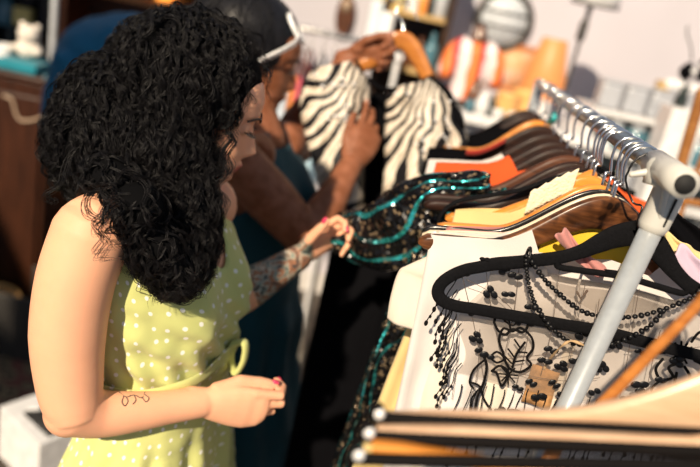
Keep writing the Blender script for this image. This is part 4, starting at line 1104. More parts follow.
for pts, h_, t_, c_ in [([atd(88, 188, .83), atd(90, 205, .80), atd(96, 222, .79), atd(104, 232, .79)], .006, 2.2, 6), ([atd(110, 190, .82), atd(108, 215, .79), atd(100, 240, .79), atd(108, 258, .80)], .008, 2.5, 8), ([atd(122, 200, .84), atd(124, 230, .82), atd(118, 250, .82)], .007, 2.5, 6),
                        ([atd(140, 240, .86), atd(142, 270, .86), atd(150, 292, .88), atd(158, 298, .88)], .007, 2, 7), ([atd(165, 250, .9), atd(168, 275, .9), atd(178, 290, .9)], .008, 2.6, 9), ([atd(190, 250, .93), atd(200, 275, .92), atd(208, 286, .92)], .007, 2.4, 8), ([atd(80, 150, .92), atd(62, 175, .9), atd(50, 198, .9), atd(56, 204, .9)], .005, 2, 6),
                        ([atd(228, 130, .965), atd(226, 160, .955), atd(220, 190, .95), atd(226, 214, .95)], .006, 3, 9), ([atd(222, 150, .96), atd(212, 180, .95), atd(214, 205, .945), atd(206, 228, .94)], .008, 3, 10), ([atd(236, 112, .98), atd(231, 140, .965), atd(229, 165, .96), atd(218, 180, .955)], .005, 3, 9),
                        ([atd(256, 62, 1.0), atd(248, 84, .985), atd(240, 104, .975), atd(234, 124, .97)], .004, 2, 12), ([atd(262, 62, 1.03), atd(268, 78, 1.03), atd(266, 96, 1.03)], .004, 1.5, 8), ([atd(246, 84, .99), atd(238, 110, .975), atd(233, 134, .968)], .005, 2, 12)]:
    loose.clear(); lr.clear(); ringlet(pts, h_, t_, c_); link_mesh(strands_mesh(loose, lr, 4), 'ringlet', M['hair'], w1).parent = hc

# ---------------------------------------------------------------- woman in blue behind her
C2 = Vector((-.215, 1.475, 0)); f2 = Vector((.97, -.24, 0)).normalized(); s2 = Vector((.24, .97, 0)).normalized()
w2 = empty('person', C2, 'woman in dark blue with sleek black hair, holding up the beaded jacket', 'person')
LV2 = [(z + .0, a, b, fr_ * 1.06, bk, sd * 1.08, bu) for z, a, b, fr_, bk, sd, bu in LV1]
mb = MB(); torso_mb(mb, LV2, C2, f2, s2, .70, 1.325); legs_mb(mb, C2, f2, s2, .80)
H2f = Vector((.98, .14, 0)).normalized(); pit2 = radians(8); hs2 = .93
X2 = H2f * cos(pit2) - Vector((0, 0, sin(pit2))); Z2 = H2f * sin(pit2) + Vector((0, 0, cos(pit2))); Y2 = Z2.cross(X2)
HC2 = atd(298, 89, 1.5) - X2 * .106 * hs2 + Z2 * .042 * hs2
head_mb(mb, HC2, X2, Y2, Z2, hs2)
nb2 = C2 + f2 * -.02 + Vector((0, 0, 1.29)); mb.tube([nb2, HC2 - X2 * .025 - Z2 * .06], [.054, .05], 20)
sR2 = atd(228, 152, 1.36); eR2 = atd(308, 240, 1.40); wR2 = atd(351, 165, 1.47)
mb.tube([C2 - s2 * .08 + Vector((0, 0, 1.28)), sR2, lerp(sR2, eR2, .5), eR2], [.05, .055, .053, .043], 20)
mb.tube([eR2, lerp(eR2, wR2, .3), lerp(eR2, wR2, .75), wR2], [.042, .041, .030, .025], 20)
h2 = (atd(377, 122, 1.50) - wR2).normalized(); t2 = (atd(330, 110, 1.45) - wR2); t2 = (t2 - h2 * t2.dot(h2)).normalized(); p2 = h2.cross(t2); p2 = p2 if p2.y > 0 else -p2
n2 = hand_mb(mb, wR2, h2, t2, p2, .98, curl=((8, 18, 14), (12, 30, 20), (20, 40, 25), (24, 44, 25)), thumb=((.8, .5, .1), (.95, .25, .05), (.98, .1, .1)), spread=.6)
sL2 = C2 + s2 * .165 + Vector((0, 0, 1.265)); eL2 = atd(294, 128, 1.66); wL2 = atd(350, 58, 1.58)
mb.tube([C2 + s2 * .08 + Vector((0, 0, 1.28)), sL2, lerp(sL2, eL2, .5), eL2], [.05, .052, .047, .041], 20)
mb.tube([eL2, lerp(eL2, wL2, .35), lerp(eL2, wL2, .75), wL2], [.041, .039, .029, .025], 20)
h3 = (atd(392, 50, 1.56) - wL2).normalized(); t3 = Vector((0, -.2, 1)); t3 = (t3 - h3 * t3.dot(h3)).normalized(); p3 = h3.cross(t3); p3 = p3 if p3.y < 0 else -p3
n3 = hand_mb(mb, wL2, h3, t3, p3, .98, curl=((40, 60, 40), (44, 62, 40), (48, 62, 40), (50, 62, 40)), thumb=((.85, .45, .2), (.97, .12, .1), (.98, -.1, .1)))
me = remeshed(mb, .0034, 3, .5)
def fn2(co):
    col = np.tile(np.array([[.20, .068, .028]]), (len(co), 1)); return face_cols(co, HC2, X2, Y2, Z2, None, (.16, .03, .03), col, hs2), np.zeros(len(co))
paint(me, fn2); link_mesh(me, 'body', M['skin_w2'], w2); lash_brow(HC2, X2, Y2, Z2, w2, hs2)
nail(n3[4], w2, M['nail_bare']); nail(n2[0], w2, M['nail_bare'])
LVD2 = [(.40, 0, 0, .19, .20, .23, 0), (.60, 0, 0, .16, .17, .21, 0), (.75, 0, 0, .125, .14, .19, 0), (.88, .005, 0, .115, .118, .175, 0)] + [l for l in LV2 if l[0] > .93]
zs2 = np.linspace(.40, 1.322, 110); G2 = []
for z in zs2:
    R_ = []
    for p, a, b, w in torso_ring(LVD2, z, 110, C2, f2, s2, .009):
        d = (f2 * a + s2 * b).normalized(); R_.append((p + d * (.010 * ss(1, .8, z) * sin(w * 11 + z * 4) + .005 * noise.noise(Vector((a * 18, b * 18, z * 18)))), a, b, w))
    G2.append(R_)
def keep2(i, j):
    _, a, b, w = G2[i][j]; z = zs2[i]
    if z > 1.316: return False
    if z > 1.285 and abs(b) < .05: return False
    if z > 1.15 and abs(b) > lerp(.165, .125, min(1, (z - 1.15) / .07)): return False
    return True
MB().grid([[p[0] for p in r] for r in G2], closed=True, keep=keep2).build('denim_dress', M['teal_top'], w2, solid=.003, trim=8)
R_ = lambda x, y, z: HC2 + (X2 * x + Y2 * y + Z2 * z) * hs2
hm = MB(); Qh = Matrix((X2, Y2, Z2)).transposed()
hm.ell(R_(-.040, 0, .036), (.114, .085, .100), 24, 16, Qh); hm.ell(R_(-.050, 0, -.02), (.074, .086, .10), 24, 16, Qh); hm.ell(R_(-.095, 0, -.06), (.055, .070, .12), 24, 16, Qh); hm.ell(R_(-.12, 0, .045), (.05, .05, .05), 20, 12, Qh)
core2 = remeshed(hm, .007, 5, .6)
def ok2(P_):
    for p in P_:
        L_ = (p - HC2) / hs2; x, y, z = L_.dot(X2), L_.dot(Y2), L_.dot(Z2)
        if x > .03 and z < .078 and abs(y) < .09: return False
        if x > .075: return False
    return True
s_, r_ = grow(core2, off0, 1500, 22, .006, ok2, helix=(.0003, .001), turns=(4, 8), thick=(.0006, .0010), lift=.004, seed=8, wild=.25)
hc2 = link_mesh(core2, 'hair', M['hair_sleek'], w2); o = link_mesh(strands_mesh(s_, r_), 'hair_strands', M['hair_sleek'], w2); o.parent = hc2
# white sunglasses pushed up on her head
sg = empty('sunglasses', R_(.07, 0, .1), 'white plastic sunglasses pushed up on the head of the woman in blue', 'sunglasses')
fr_ = MB()
for sy in (-1, 1):
    cpt = R_(.060, .038 * sy, .090); nX = (X2 * .70 + Z2 * .70).normalized(); uZ = (Z2 * .70 - X2 * .70).normalized()
    fr_.tube([cpt + Y2 * (.030 * cos(w)) + uZ * (.033 * sin(w)) + nX * (-.004 * abs(cos(w)) * (1 if cos(w) * sy > 0 else 0)) for w in [2 * pi * i / 28 for i in range(29)]], [(.0052, .003)] * 29, 8, ref=nX)
fr_.tube([R_(.064, -.009, .094), R_(.067, 0, .096), R_(.064, .009, .094)], .003, 8)
fr_.build('frame', M['white_plastic'], sg)
for sy in (-1, 1):
    cpt = R_(.060, .038 * sy, .090)
    lm = MB(); lm.grid([[cpt + Y2 * (.029 * r * cos(w)) + uZ * (.032 * r * sin(w)) + nX * (.003 * (1 - r * r)) for w in [2 * pi * i / 24 for i in range(24)]] for r in (.02, .4, .7, 1)], closed=True).build('lens', M['glass'], sg, solid=.0012)
    MB().tube([R_(.070, .070 * sy, .074), R_(.066, .082 * sy, .062), R_(.046, .091 * sy, .040), R_(.016, .093 * sy, .012), R_(.000, .091 * sy, -.002)], [(.0095, .003), (.0095, .0028), (.0085, .0028), (.0080, .0028), (.005, .0025)], 10, ref=Z2).build('temple_arm', M['white_plastic'], sg)

# ---------------------------------------------------------------- beaded jacket held up by the woman in blue
jk = empty('beaded_jacket', atd(395, 90, 1.53), 'cream and black fringed beaded jacket held up by the woman in blue', 'jacket')
def panel(rows_px, piv, depth, bulge=.03, m='zebra', name='panel', nx=26, nr=60, uvk=.11):
    R = crom([(a[0], a[1], 0) for a, b in rows_px], 10); Rr = crom([(b[0], b[1], 0) for a, b in rows_px], 10); rows = []; uv = []
    for i, (a, b) in enumerate(zip(R, Rr)):
        row = []
        for j in range(nx):
            t = j / (nx - 1); p = lerp(a, b, t); dd = depth(p.x, p.y) - bulge * sin(pi * t) ** .8 + .006 * sin(t * 11 + i * .15)
            row.append(atd(p.x, p.y, dd)); an = atan2(p.x - piv[0], p.y - piv[1]); r = sqrt((p.x - piv[0]) ** 2 + (p.y - piv[1]) ** 2)
            uv.append((an * uvk + r * .0002, r / 450.0))
        rows.append(row)
    mb = MB(); mb.grid(rows, uv=uv); return mb.build(name, M[m], jk, solid=.004)
dep = lambda x, y: 1.53 + .0006 * (395 - x) * 0 + .0002 * (y - 90)
panel([((316, 68), (350, 61)), ((304, 80), (366, 78)), ((300, 105), (370, 95)), ((304, 130), (368, 118)), ((314, 165), (366, 150)), ((322, 200), (364, 190)), ((326, 240), (362, 240))], (368, 48), dep, .035, name='left_front')
panel([((402, 86), (430, 79)), ((388, 91), (446, 92)), ((386, 108), (460, 110)), ((385, 130), (466, 130)), ((385, 160), (468, 155)), ((383, 195), (470, 185)), ((380, 235), (468, 225))], (430, 62), dep, .045, name='right_front')
dep2 = lambda x, y: 1.585 + .0002 * (y - 90)
panel([((345, 92), (445, 100)), ((332, 100), (452, 108)), ((330, 140), (460, 140)), ((335, 220), (455, 220)), ((320, 300), (430, 310)), ((300, 390), (410, 400)), ((282, 480), (400, 490))], (395, 50), dep2, -.03, 'black_cloth', 'lining')
q = crom([atd(356, 60, 1.53), atd(366, 78, 1.53), atd(385, 89, 1.52), atd(402, 87, 1.52), atd(420, 82, 1.53), atd(432, 76, 1.54)], 6); MB().tube(q, .0045, 8).build('neck_binding', M['black_cloth'], jk)
for bl in (((430, 78), (444, 92), (452, 108), (463, 128)),):
    q = crom([atd(x, y, 1.515) for x, y in bl], 6); MB().tube(q, [(.010 * sin(pi * (i + 1) / (len(q) + 1)) + .004, .003) for i in range(len(q))], 8, ref=(1, 0, -1)).build('shoulder_stripe', M['black_cloth'], jk)
rnd = random.Random(2)
for i in range(34):
    l_ = i % 2; x = rnd.uniform(312, 358) if l_ else rnd.uniform(394, 452); y = rnd.uniform(70, 120) if l_ else rnd.uniform(92, 150)
    MB().ell(atd(x, y, 1.485 if l_ else 1.475), (.0034, .0020, .0034), 8, 6).build('sequin', M['white_plastic'], jk)  # white sequins, their glint put into the colour
jh = empty('wooden_hanger', atd(400, 40, 1.56), 'glossy orange wooden hanger gripped by the woman in blue, with the beaded jacket on it', 'hanger')
q = crom([atd(352, 68, 1.57), atd(370, 62, 1.57), atd(386, 48, 1.565), atd(396, 41, 1.56), atd(406, 42, 1.56), atd(416, 54, 1.56), atd(424, 70, 1.56), atd(431, 84, 1.56)], 5)
MB().tube(q, [(.013 + .009 * sin(pi * i / len(q)), .007) for i in range(len(q))], 12, ref=(0, 0, 1)).build('hanger_body', M['wood_amber'], jh)
q = crom([atd(400, 42, 1.56), atd(403, 31, 1.56), atd(402, 22, 1.56), atd(396, 12, 1.56), atd(401, 3, 1.56), atd(411, 5, 1.56), atd(415, 14, 1.56), atd(418, 20, 1.56)], 5); MB().tube(q, .0018, 8).build('hook', M['chrome'], jh)

# ================================================================== background: shop fittings and goods
def root_at(name, loc, label, cat, group=None): return empty(name, loc, label, cat, group)
M['dkshelf'] = wood('dark_shelf_wood', (.020, .011, .007), (.055, .028, .015), .5)
M['shelfboard'] = wood('yellow_shelf_wood', (.40, .26, .10), (.58, .40, .18), .5)
M['cabinet'] = wood('reddish_cabinet_wood', (.022, .008, .004), (.055, .018, .008), .4, (40, 40, 4))
M['inlay'] = mat('pale_inlay', (.36, .26, .18), .5)
M['tealc'] = cloth('teal_cloth', (.015, .20, .26)); M['whitec'] = mat('white_ceramic', (.74, .74, .74), .3, coat=.3)
M['greyc'] = mat('grey_card', (.42, .44, .47), .6); M['orangec'] = mat('orange_glaze', (.75, .27, .05), .35, coat=.2)
M['brownc'] = mat('brown_glaze', (.12, .045, .02), .3, coat=.3); M['darkc'] = mat('dark_green_glaze', (.02, .03, .028), .25, coat=.4)
M['bluec'] = mat('pale_blue_glass', (.07, .17, .22), .15, coat=.4); M['yellowc'] = mat('yellow_card', (.80, .62, .22), .6)
M['pinkc'] = cloth('pink_print_cloth', (.60, .12, .16)); M['skyc'] = cloth('pale_blue_cloth', (.42, .60, .70)); M['navyc'] = cloth('navy_cloth', (.02, .05, .12))
M['canister'] = mat('white_enamel', (.40, .42, .46), .35, coat=.2, noise_amt=.03); M['mirror'] = mat('mirror_glass', (.50, .54, .58), .55, 0)
M['iron'] = mat('dark_iron', (.07, .065, .06), .5, .6); M['rattan'] = wood('varnished_rattan', (.20, .075, .02), (.42, .19, .06), .3)
M['frame_wood'] = wood('orange_frame_wood', (.38, .13, .04), (.55, .22, .08), .5)
def P2(px, py, Y): return at(px, py, Y)
def pot(name, px, py, Y, r, h, m, label, cat, prof=None, group=None, parts=True):
    """turned vessel whose middle projects at px,py"""
    c = at(px, py, Y) - Vector((0, 0, h / 2))
    pr = prof or [(.6, 0), (.9, .1), (1, .35), (.95, .6), (.7, .8), (.45, .9), (.5, 1.0)]
    o = MB().lathe((0, 0, 0), [(.001, 0)] + [(a * r, b * h) for a, b in pr] + [(pr[-1][0] * r * .85, pr[-1][1] * h), (pr[-1][0] * r * .7, h * .6), (.001, h * .55)], 24).build(name, m)
    o.location = c; return tag(o, label, cat, group)
JAR = [(.92, 0), (1, .04), (1, .80), (.96, .86), (.96, .95), (.9, 1)]
BOT = [(.95, 0), (1, .06), (1, .55), (.8, .68), (.35, .80), (.32, .96), (.38, 1)]
# --- reddish cabinet at the far left
Yc = 2.62
ca, cb = at(-60, 90, Yc), at(49, 88, Yc)
cab = root_at('cabinet', Vector((cb.x - .33, Yc + .2, 0)), 'dark reddish brown cabinet with a pale inlaid curve, at the left frame edge', 'cabinet')
ct = at(27, 80, Yc).z
MB().box((cb.x - .33, Yc + .2, ct / 2), (.66, .40, ct)).build('carcass', M['cabinet'], cab, bevel=.012)
MB().box((cb.x - .33, Yc + .2, ct + .008), (.69, .43, .022)).build('top', M['cabinet'], cab, bevel=.006)
dq = MB().box((cb.x - .32, Yc - .008, ct / 2 + .02), (.60, .02, ct - .16)).build('door', M['cabinet'], cab, bevel=.005)
q = crom([at(4, 96, Yc - .02), at(12, 100, Yc - .02), at(17, 116, Yc - .02), at(24, 121, Yc - .02), at(40, 118, Yc - .02), at(45, 110, Yc - .02), at(44, 92, Yc - .02)], 5)
MB().tube(q, .006, 8).build('inlay_line', M['inlay'], dq)
zt_ = ct + .019
tc = at(25, 74, Yc + .08)
tray = MB(); tray.box((tc.x, Yc + .10, zt_ + .022), (.17, .20, .044)); t_o = tray.build('folded_cloth', M['tealc'], bevel=.012); t_o.location = (tc.x, Yc + .10, zt_); t_o.data.transform(Matrix.Translation(-t_o.location)); tag(t_o, 'folded teal cloth on top of the reddish cabinet', 'cloth')
tb = Vector((at(26, 52, Yc + .08).x, Yc + .10, zt_ + .046)); bear = empty('toy_bear', tb, 'small cream plush toy sitting on the teal cloth on the cabinet', 'toy')
M['plush'] = cloth('cream_plush', (.74, .68, .60), weave=200, wb=.8)
MB().ell(tb + Vector((0, 0, .040)), (.050, .042, .042), 18, 12).build('torso', M['plush'], bear)
hd_ = MB().ell(tb + Vector((.004, -.012, .096)), (.042, .036, .038), 18, 12).build('head', M['plush'], bear)
for sx in (-1, 1):
    MB().ell(tb + Vector((.004 + .030 * sx, -.005, .128)), (.014, .008, .014), 10, 8).build('ear', M['plush'], bear)
    MB().ell(tb + Vector((.050 * sx, -.022, .035)), (.018, .026, .016), 10, 8).build('paw', M['plush'], bear)
gb = at(47, 84, Yc + .02); pot('glass_ball', 46, 79, Yc + .03, .016, .034, M['bluec'], 'small shiny glass ball at the right edge of the cabinet top', 'ornament', [(.3, 0), (.8, .12), (1, .5), (.8, .85), (.3, 1)])
pot('jar', 4, 58, Yc + .10, .035, .11, M['whitec'], 'white jar beside the plush toy at the left frame edge', 'jar', JAR)
# --- black display shelf at the left with its goods
Ys = 3.25
def shelf_unit(name, label, pxl, pxr, Y, boards, back, m, mb_, depth=.28, zt=None, zb=0, post=.03):
    xl, xr = at(pxl, 20, Y).x, at(pxr, 20, Y).x; zt = zt or 2.1
    r = root_at(name, Vector(((xl + xr) / 2, Y + depth / 2, 0)), label, 'shelf')
    for x in (xl, xr): MB().box((x, Y + depth / 2, zt / 2), (post, depth, zt)).build('side_panel', m, r, bevel=.003)
    for z in boards: MB().box(((xl + xr) / 2, Y + depth / 2, z), (xr - xl - post, depth - .01, .024)).build('board', mb_, r, bevel=.003)
    if back: MB().box(((xl + xr) / 2, Y + depth - .008, zt / 2), (xr - xl, .012, zt)).build('back_panel', back, r, bevel=.002)
    return xl, xr
shelf_unit('display_shelf', 'tall black display shelf at the upper left corner behind the cabinet', -40, 43, Ys, (.35, .75, 1.02, 1.36, 1.7), M['blackwood'], M['blackwood'], M['dkshelf'])
pot('bottle', 6, 8, Ys + .1, .045, .16, M['bluec'], 'pale blue glass bottle at the top left corner of the black display shelf', 'bottle', BOT)
def card(name, px, py, Y, w, h, d, m, label, cat, group=None, rz=0):
    c = at(px, py, Y); o = MB().box((0, 0, 0), (w, d, h)).build(name, m, bevel=min(w, d, h) * .12); o.location = c; o.rotation_euler = (0, 0, rz); return tag(o, label, cat, group)
card('box', 24, 17, Ys + .08, .085, .085, .06, M['yellowc'], 'small yellow carton on the black display shelf', 'box')
card('box', 27, 32, Ys + .08, .06, .03, .06, M['greyc'], 'flat grey carton under the yellow one on the black display shelf', 'box')
card('box', 12, 36, Ys + .10, .05, .10, .05, M['darkc'], 'narrow dark green carton left of the flat grey carton', 'box')
pp = root_at('pipe', at(53, 40, 3.2), 'thin pale upright pipe between the black display shelf and the brown one', 'pipe'); xx = at(53, 40, 3.2)
MB().tube([Vector((xx.x, 3.2, 0.0)), Vector((xx.x, 3.2, 2.1))], .016, 14).build('tube', M['greyc'], pp)
MB().lathe((xx.x, 3.2, 0), [(.03, 0), (.03, .01), (.017, .02)], 16).build('floor_flange', M['greyc'], pp)
# --- brown shelf above the hair
Yb = 3.28
shelf_unit('bookcase', 'brown wooden bookcase behind the two women, crowded with small jars', 62, 196, Yb, (.4, .8, 1.12, 1.405, 1.75), M['dkshelf'], M['cabinet'], M['frame_wood'])
specs = [(70, 8, .028, .10, 'brownc', BOT, 'brown bottle, first from the left on the brown bookcase'), (84, 10, .034, .08, 'greyc', JAR, 'squat grey jar second from the left on the brown bookcase'), (98, 4, .030, .12, 'darkc', BOT, 'dark green bottle third from the left on the brown bookcase'),
         (112, 10, .036, .07, 'brownc', JAR, 'squat brown jar in the middle of the brown bookcase'), (126, 9, .034, .085, 'whitec', JAR, 'cream white jar right of the squat brown one on the brown bookcase'), (142, 5, .030, .10, 'brownc', BOT, 'brown bottle between the white jar and the glowing orange one')]
for (px, py, r, h, m_, pr, lab) in specs:
    o = pot('bottle' if pr is BOT else 'jar', px, py, Yb + .12, r, h, M[m_], lab, 'bottle' if pr is BOT else 'jar', pr); o.location.z = 1.417
M['lamp_orange'] = emis('glowing_orange_glass', (1.0, .38, .06), 1.3, (.8, .3, .05))
o = pot('glass_lamp', 163, 6, Yb + .12, .05, .12, M['lamp_orange'], 'glowing orange glass lamp at the right of the brown bookcase', 'lamp', [(.5, 0), (.9, .15), (1, .5), (.8, .85), (.4, 1)]); o.location.z = 1.417
o = pot('jar', 181, 5, Yb + .12, .03, .09, M['orangec'], 'small orange jar right of the glowing glass lamp', 'jar', JAR); o.location.z = 1.417
# --- person bending over in a blue top
Yp = 2.55
bt = at(120, 60, Yp); w3 = empty('person', Vector((bt.x, Yp, 0)), 'person in a blue top bending over behind the dark curls of the woman in green', 'person')
hp = Vector((bt.x + .22, Yp + .03, .93)); sc_ = at(96, 58, Yp)
mb = MB()
sp_ = crom([hp + Vector((.02, 0, -.06)), hp + Vector((0, 0, .10)), at(138, 56, Yp), at(114, 52, Yp), sc_, at(88, 84, Yp)], 6)
for sy in (-1, 1):
    a = hp + Vector((0, .09 * sy, -.02)); mb.tube([a, a + Vector((.02, 0, -.40)), a + Vector((.04, .01 * sy, -.80)), a + Vector((.03, .01 * sy, -.87))], [.085, .058, .040, .038], 14)
    mb.tube([a + Vector((.05, .01 * sy, -.895)), a + Vector((-.02, .01 * sy, -.885)), a + Vector((-.13, .01 * sy, -.905))], [(.03, .034), (.03, .04), (.016, .036)], 12, ref=(0, 0, 1))
    sh_ = at(86, 62, Yp) + Vector((0, .16 * sy, 0)); el_ = sh_ + Vector((-.02, .01 * sy, -.24)); ha = el_ + Vector((.14, -.02 * sy, -.14))
    mb.tube([sc_ + Vector((.03, .07 * sy, 0)), sh_, lerp(sh_, el_, .5), el_, lerp(el_, ha, .5), ha], [.05, .052, .045, .038, .032, .023], 14)
    hand_mb(mb, ha, (ha - el_), Vector((-1, 0, .3)), Vector((0, -sy, 0)), 1.0)
mb.tube(sp_, [(lerp(.12, .115, i / len(sp_)), lerp(.165, .17, i / len(sp_))) for i in range(len(sp_))], 24, ref=(0, 0, 1))
hc3 = at(98, 100, Yp); d3 = frame(Vector((-.75, 0, -.65)))
mb.tube([sc_ + Vector((-.04, 0, -.02)), hc3], [.055, .05], 12)
X3 = Vector((-.70, 0, -.71)); Y3 = Vector((0, 1, 0)) * -1; Z3 = X3.cross(Y3); Z3 = Vector((-.71, 0, .70)); Y3 = Z3.cross(X3)
head_mb(mb, hc3 + Vector((-.01, 0, -.03)), X3, Y3, Z3, .95)
me = remeshed(mb, .006, 3, .5)
paint(me, lambda co: (np.tile(np.array([[.30, .13, .07]]), (len(co), 1)), np.zeros(len(co)))); link_mesh(me, 'body', M['skin_w2'], w3)
tp = MB(); tp.tube(sp_, [(.134, .178)] * len(sp_), 26, ref=(0, 0, 1))
for sy in (-1, 1):
    sh_ = at(86, 62, Yp) + Vector((0, .16 * sy, 0)); el_ = sh_ + Vector((-.02, .01 * sy, -.24)); tp.tube([sc_ + Vector((.03, .07 * sy, 0)), sh_, lerp(sh_, el_, .5), el_ + Vector((0, 0, .02))], [.06, .064, .058, .052], 16)
me = remeshed(tp, .007, 5, .6)
nv = len(me.vertices)
for v in me.vertices:
    n__ = noise.noise(Vector(v.co) * 9) * .010 + noise.noise(Vector(v.co) * 24) * .004; v.co += v.normal * n__
link_mesh(me, 'blue_top', M['blue_shirt'], w3)
tr = MB()
for sy in (-1, 1):
    a = hp + Vector((0, .09 * sy, -.02)); tr.tube([a, a + Vector((.02, 0, -.40)), a + Vector((.04, .01 * sy, -.80))], [.10, .078, .062], 18)
tr.ell(hp + Vector((0, 0, .0)), (.13, .175, .13), 20, 12); link_mesh(remeshed(tr, .008, 4, .6), 'trousers', M['navyc'], w3)
hh = MB(); hh.ell(hc3 + Vector((-.01, 0, -.03)) + Z3 * .03 - X3 * .03, (.115, .085, .105), 18, 12, Matrix((X3, Y3, Z3)).transposed()); link_mesh(remeshed(hh, .008, 3, .5), 'hair', M['brownc'], w3)
# --- second clothes rack behind the woman in blue
Y2r = 2.75
a_, b_ = at(280, 26, Y2r), at(352, 42, Y2r)
zr = (a_.z + b_.z) / 2 + .01
r2k = root_at('clothes_rack', Vector(((a_.x + b_.x) / 2, Y2r, 0)), 'small grey clothes rack with coloured garments behind the woman in blue', 'clothes rack')
MB().tube([Vector((a_.x - .12, Y2r, zr)), Vector((b_.x + .05, Y2r, zr))], .010, 12).build('rail', M['steel'], r2k)
for x in (a_.x - .11, b_.x + .04):
    MB().tube([Vector((x, Y2r, .04)), Vector((x, Y2r, zr + .01))], .011, 12).build('post', M['steel'], r2k); MB().tube([Vector((x, Y2r - .22, .03)), Vector((x, Y2r + .22, .03))], .014, 12).build('foot_bar', M['steel'], r2k)
gl = [('skyc', 'pale blue shirt hanging at the left of the small grey rack'), ('whitec2', 'white and blue top on the small grey rack'), ('pinkc', 'red and pink top in the middle of the small grey rack'), ('navyc', 'navy blue top on the small grey rack, right of the pink one'), ('skyc', 'pale blue and pink blouse at the right end of the small grey rack'), ('orange2', 'orange scarf top tucked between the pink and navy tops')]
M['whitec2'] = cloth('white_print_cloth', (.55, .62, .70)); M['orange2'] = cloth('orange_print_cloth', (.75, .28, .08))
xs = [288, 301, 313, 325, 337, 307]
for (m_, lab), px in zip(gl, xs):
    x = at(px, 40, Y2r).x; N = Vector((x, Y2r, zr - .062))
    hg = empty('wire_hanger', N, 'grey wire hanger carrying the ' + lab.split(' on the')[0].split(' hanging')[0].split(' at the')[0].split(' in the')[0].split(' tucked')[0], 'hanger', 'hangers on the small grey rack')
    MB().tube(crom([N, N + Vector((0, -.08, -.04)), N + Vector((0, -.19, -.085)), N + Vector((0, -.18, -.095)), N + Vector((0, 0, -.095)), N + Vector((0, .18, -.095)), N + Vector((0, .19, -.085)), N + Vector((0, .08, -.04)), N], 4), .003, 6).build('wire', M['steel'], hg)
    h = MB(); q = [N + Vector((0, 0, 0)), N + Vector((0, 0, .025)), N + Vector((0, .02, .045)), N + Vector((0, .018, .066)), N + Vector((0, 0, .076)), N + Vector((0, -.018, .066))]; h.tube(crom(q, 3), .0022, 6); h.build('hook', M['steel'], hg)
    g = garment(N, .19, .55, lab, M[m_], 'top', 'hanging_top', None, a0=-.3, flare=.03, ax=Vector((0, -1, 0)), seed=int(px), t1=.018, nrows=24)
# --- wooden oval board on the wall
ov = at(345, 15, 3.57)
wb_ = root_at('wall_board', ov, 'dark brown oval wooden board hung on the wall above the small grey rack', 'board')
poly = [(.045 * cos(w) * (1 if abs(sin(w)) > .3 else 1), .105 * sin(w)) for w in [2 * pi * i / 36 for i in range(36)]]
ax_, az_ = Vector((1, 0, 0)), Vector((0, 0, 1))
MB().prism(poly, .02, ov, ax_, az_, Vector((0, 1, 0))).build('board', M['wood_mid'], wb_, bevel=.003)
MB().prism([(x * .55, z * .30 + .045) for x, z in poly], .026, ov, ax_, az_, Vector((0, 1, 0))).build('label_plate', M['inlay'], wb_)
# --- goods shelf in the middle
Ym = 3.20
bz = (at(390, 10, Ym).z + at(446, 22, Ym).z) / 2
xl_, xr__ = shelf_unit('wall_shelf', 'open dark shelf with yellow wooden boards behind the raised orange hanger', 384, 449, Ym, (.3, .62, .95, bz - .24, bz), M['dkshelf'], M['dkshelf'], M['shelfboard'], zt=1.95, depth=.30)
def on(name, px, zb, Y, r, h, m, label, cat, pr=JAR):
    o = pot(name, px, 20, Y, r, h, M[m], label, cat, pr); k = at(px, 12, Y); o.location = (k.x, Y, zb); return o
zb_ = bz + .012
cam_ = root_at('box_camera', Vector((at(392, 5, Ym).x, Ym + .06, zb_)), 'yellow box camera with a round pale lens on the left of the shelf top', 'camera'); c0 = cam_.location
MB().box(c0 + Vector((0, 0, .05)), (.095, .06, .10)).build('case', M['yellowc'], cam_, bevel=.006); MB().tube([c0 + Vector((0, -.03, .055)), c0 + Vector((0, -.045, .055))], [.028, .026], 18).build('lens', M['whitec'], cam_)
on('figurine', 411, zb_, Ym + .07, .032, .12, 'whitec', 'white ceramic figurine right of the yellow box camera', 'figurine', [(.9, 0), (1, .1), (.7, .3), (.85, .5), (.5, .68), (.6, .8), (.45, .95), (.1, 1)])
on('vase', 421, zb_, Ym + .09, .028, .11, 'orangec', 'orange vase between the white figurine and the dark bottle', 'vase', BOT)
on('bottle', 430, zb_, Ym + .07, .018, .12, 'darkc', 'slim dark bottle on the shelf top', 'bottle', BOT)
on('jar', 440, zb_, Ym + .07, .030, .10, 'greyc', 'pale grey jar at the right end of the shelf top', 'jar', JAR)
zl_ = bz - .228
on('jar', 415, zl_, Ym + .10, .040, .10, 'brownc', 'dark brown jar on the lower board of the open shelf', 'jar'); on('bottle', 428, zl_, Ym + .08, .028, .14, 'brownc', 'brown bottle on the lower board of the open shelf', 'bottle', BOT)
on('bottle', 440, zl_, Ym + .07, .034, .17, 'bluec', 'turquoise glass bottle at the right of the lower board', 'bottle', BOT)
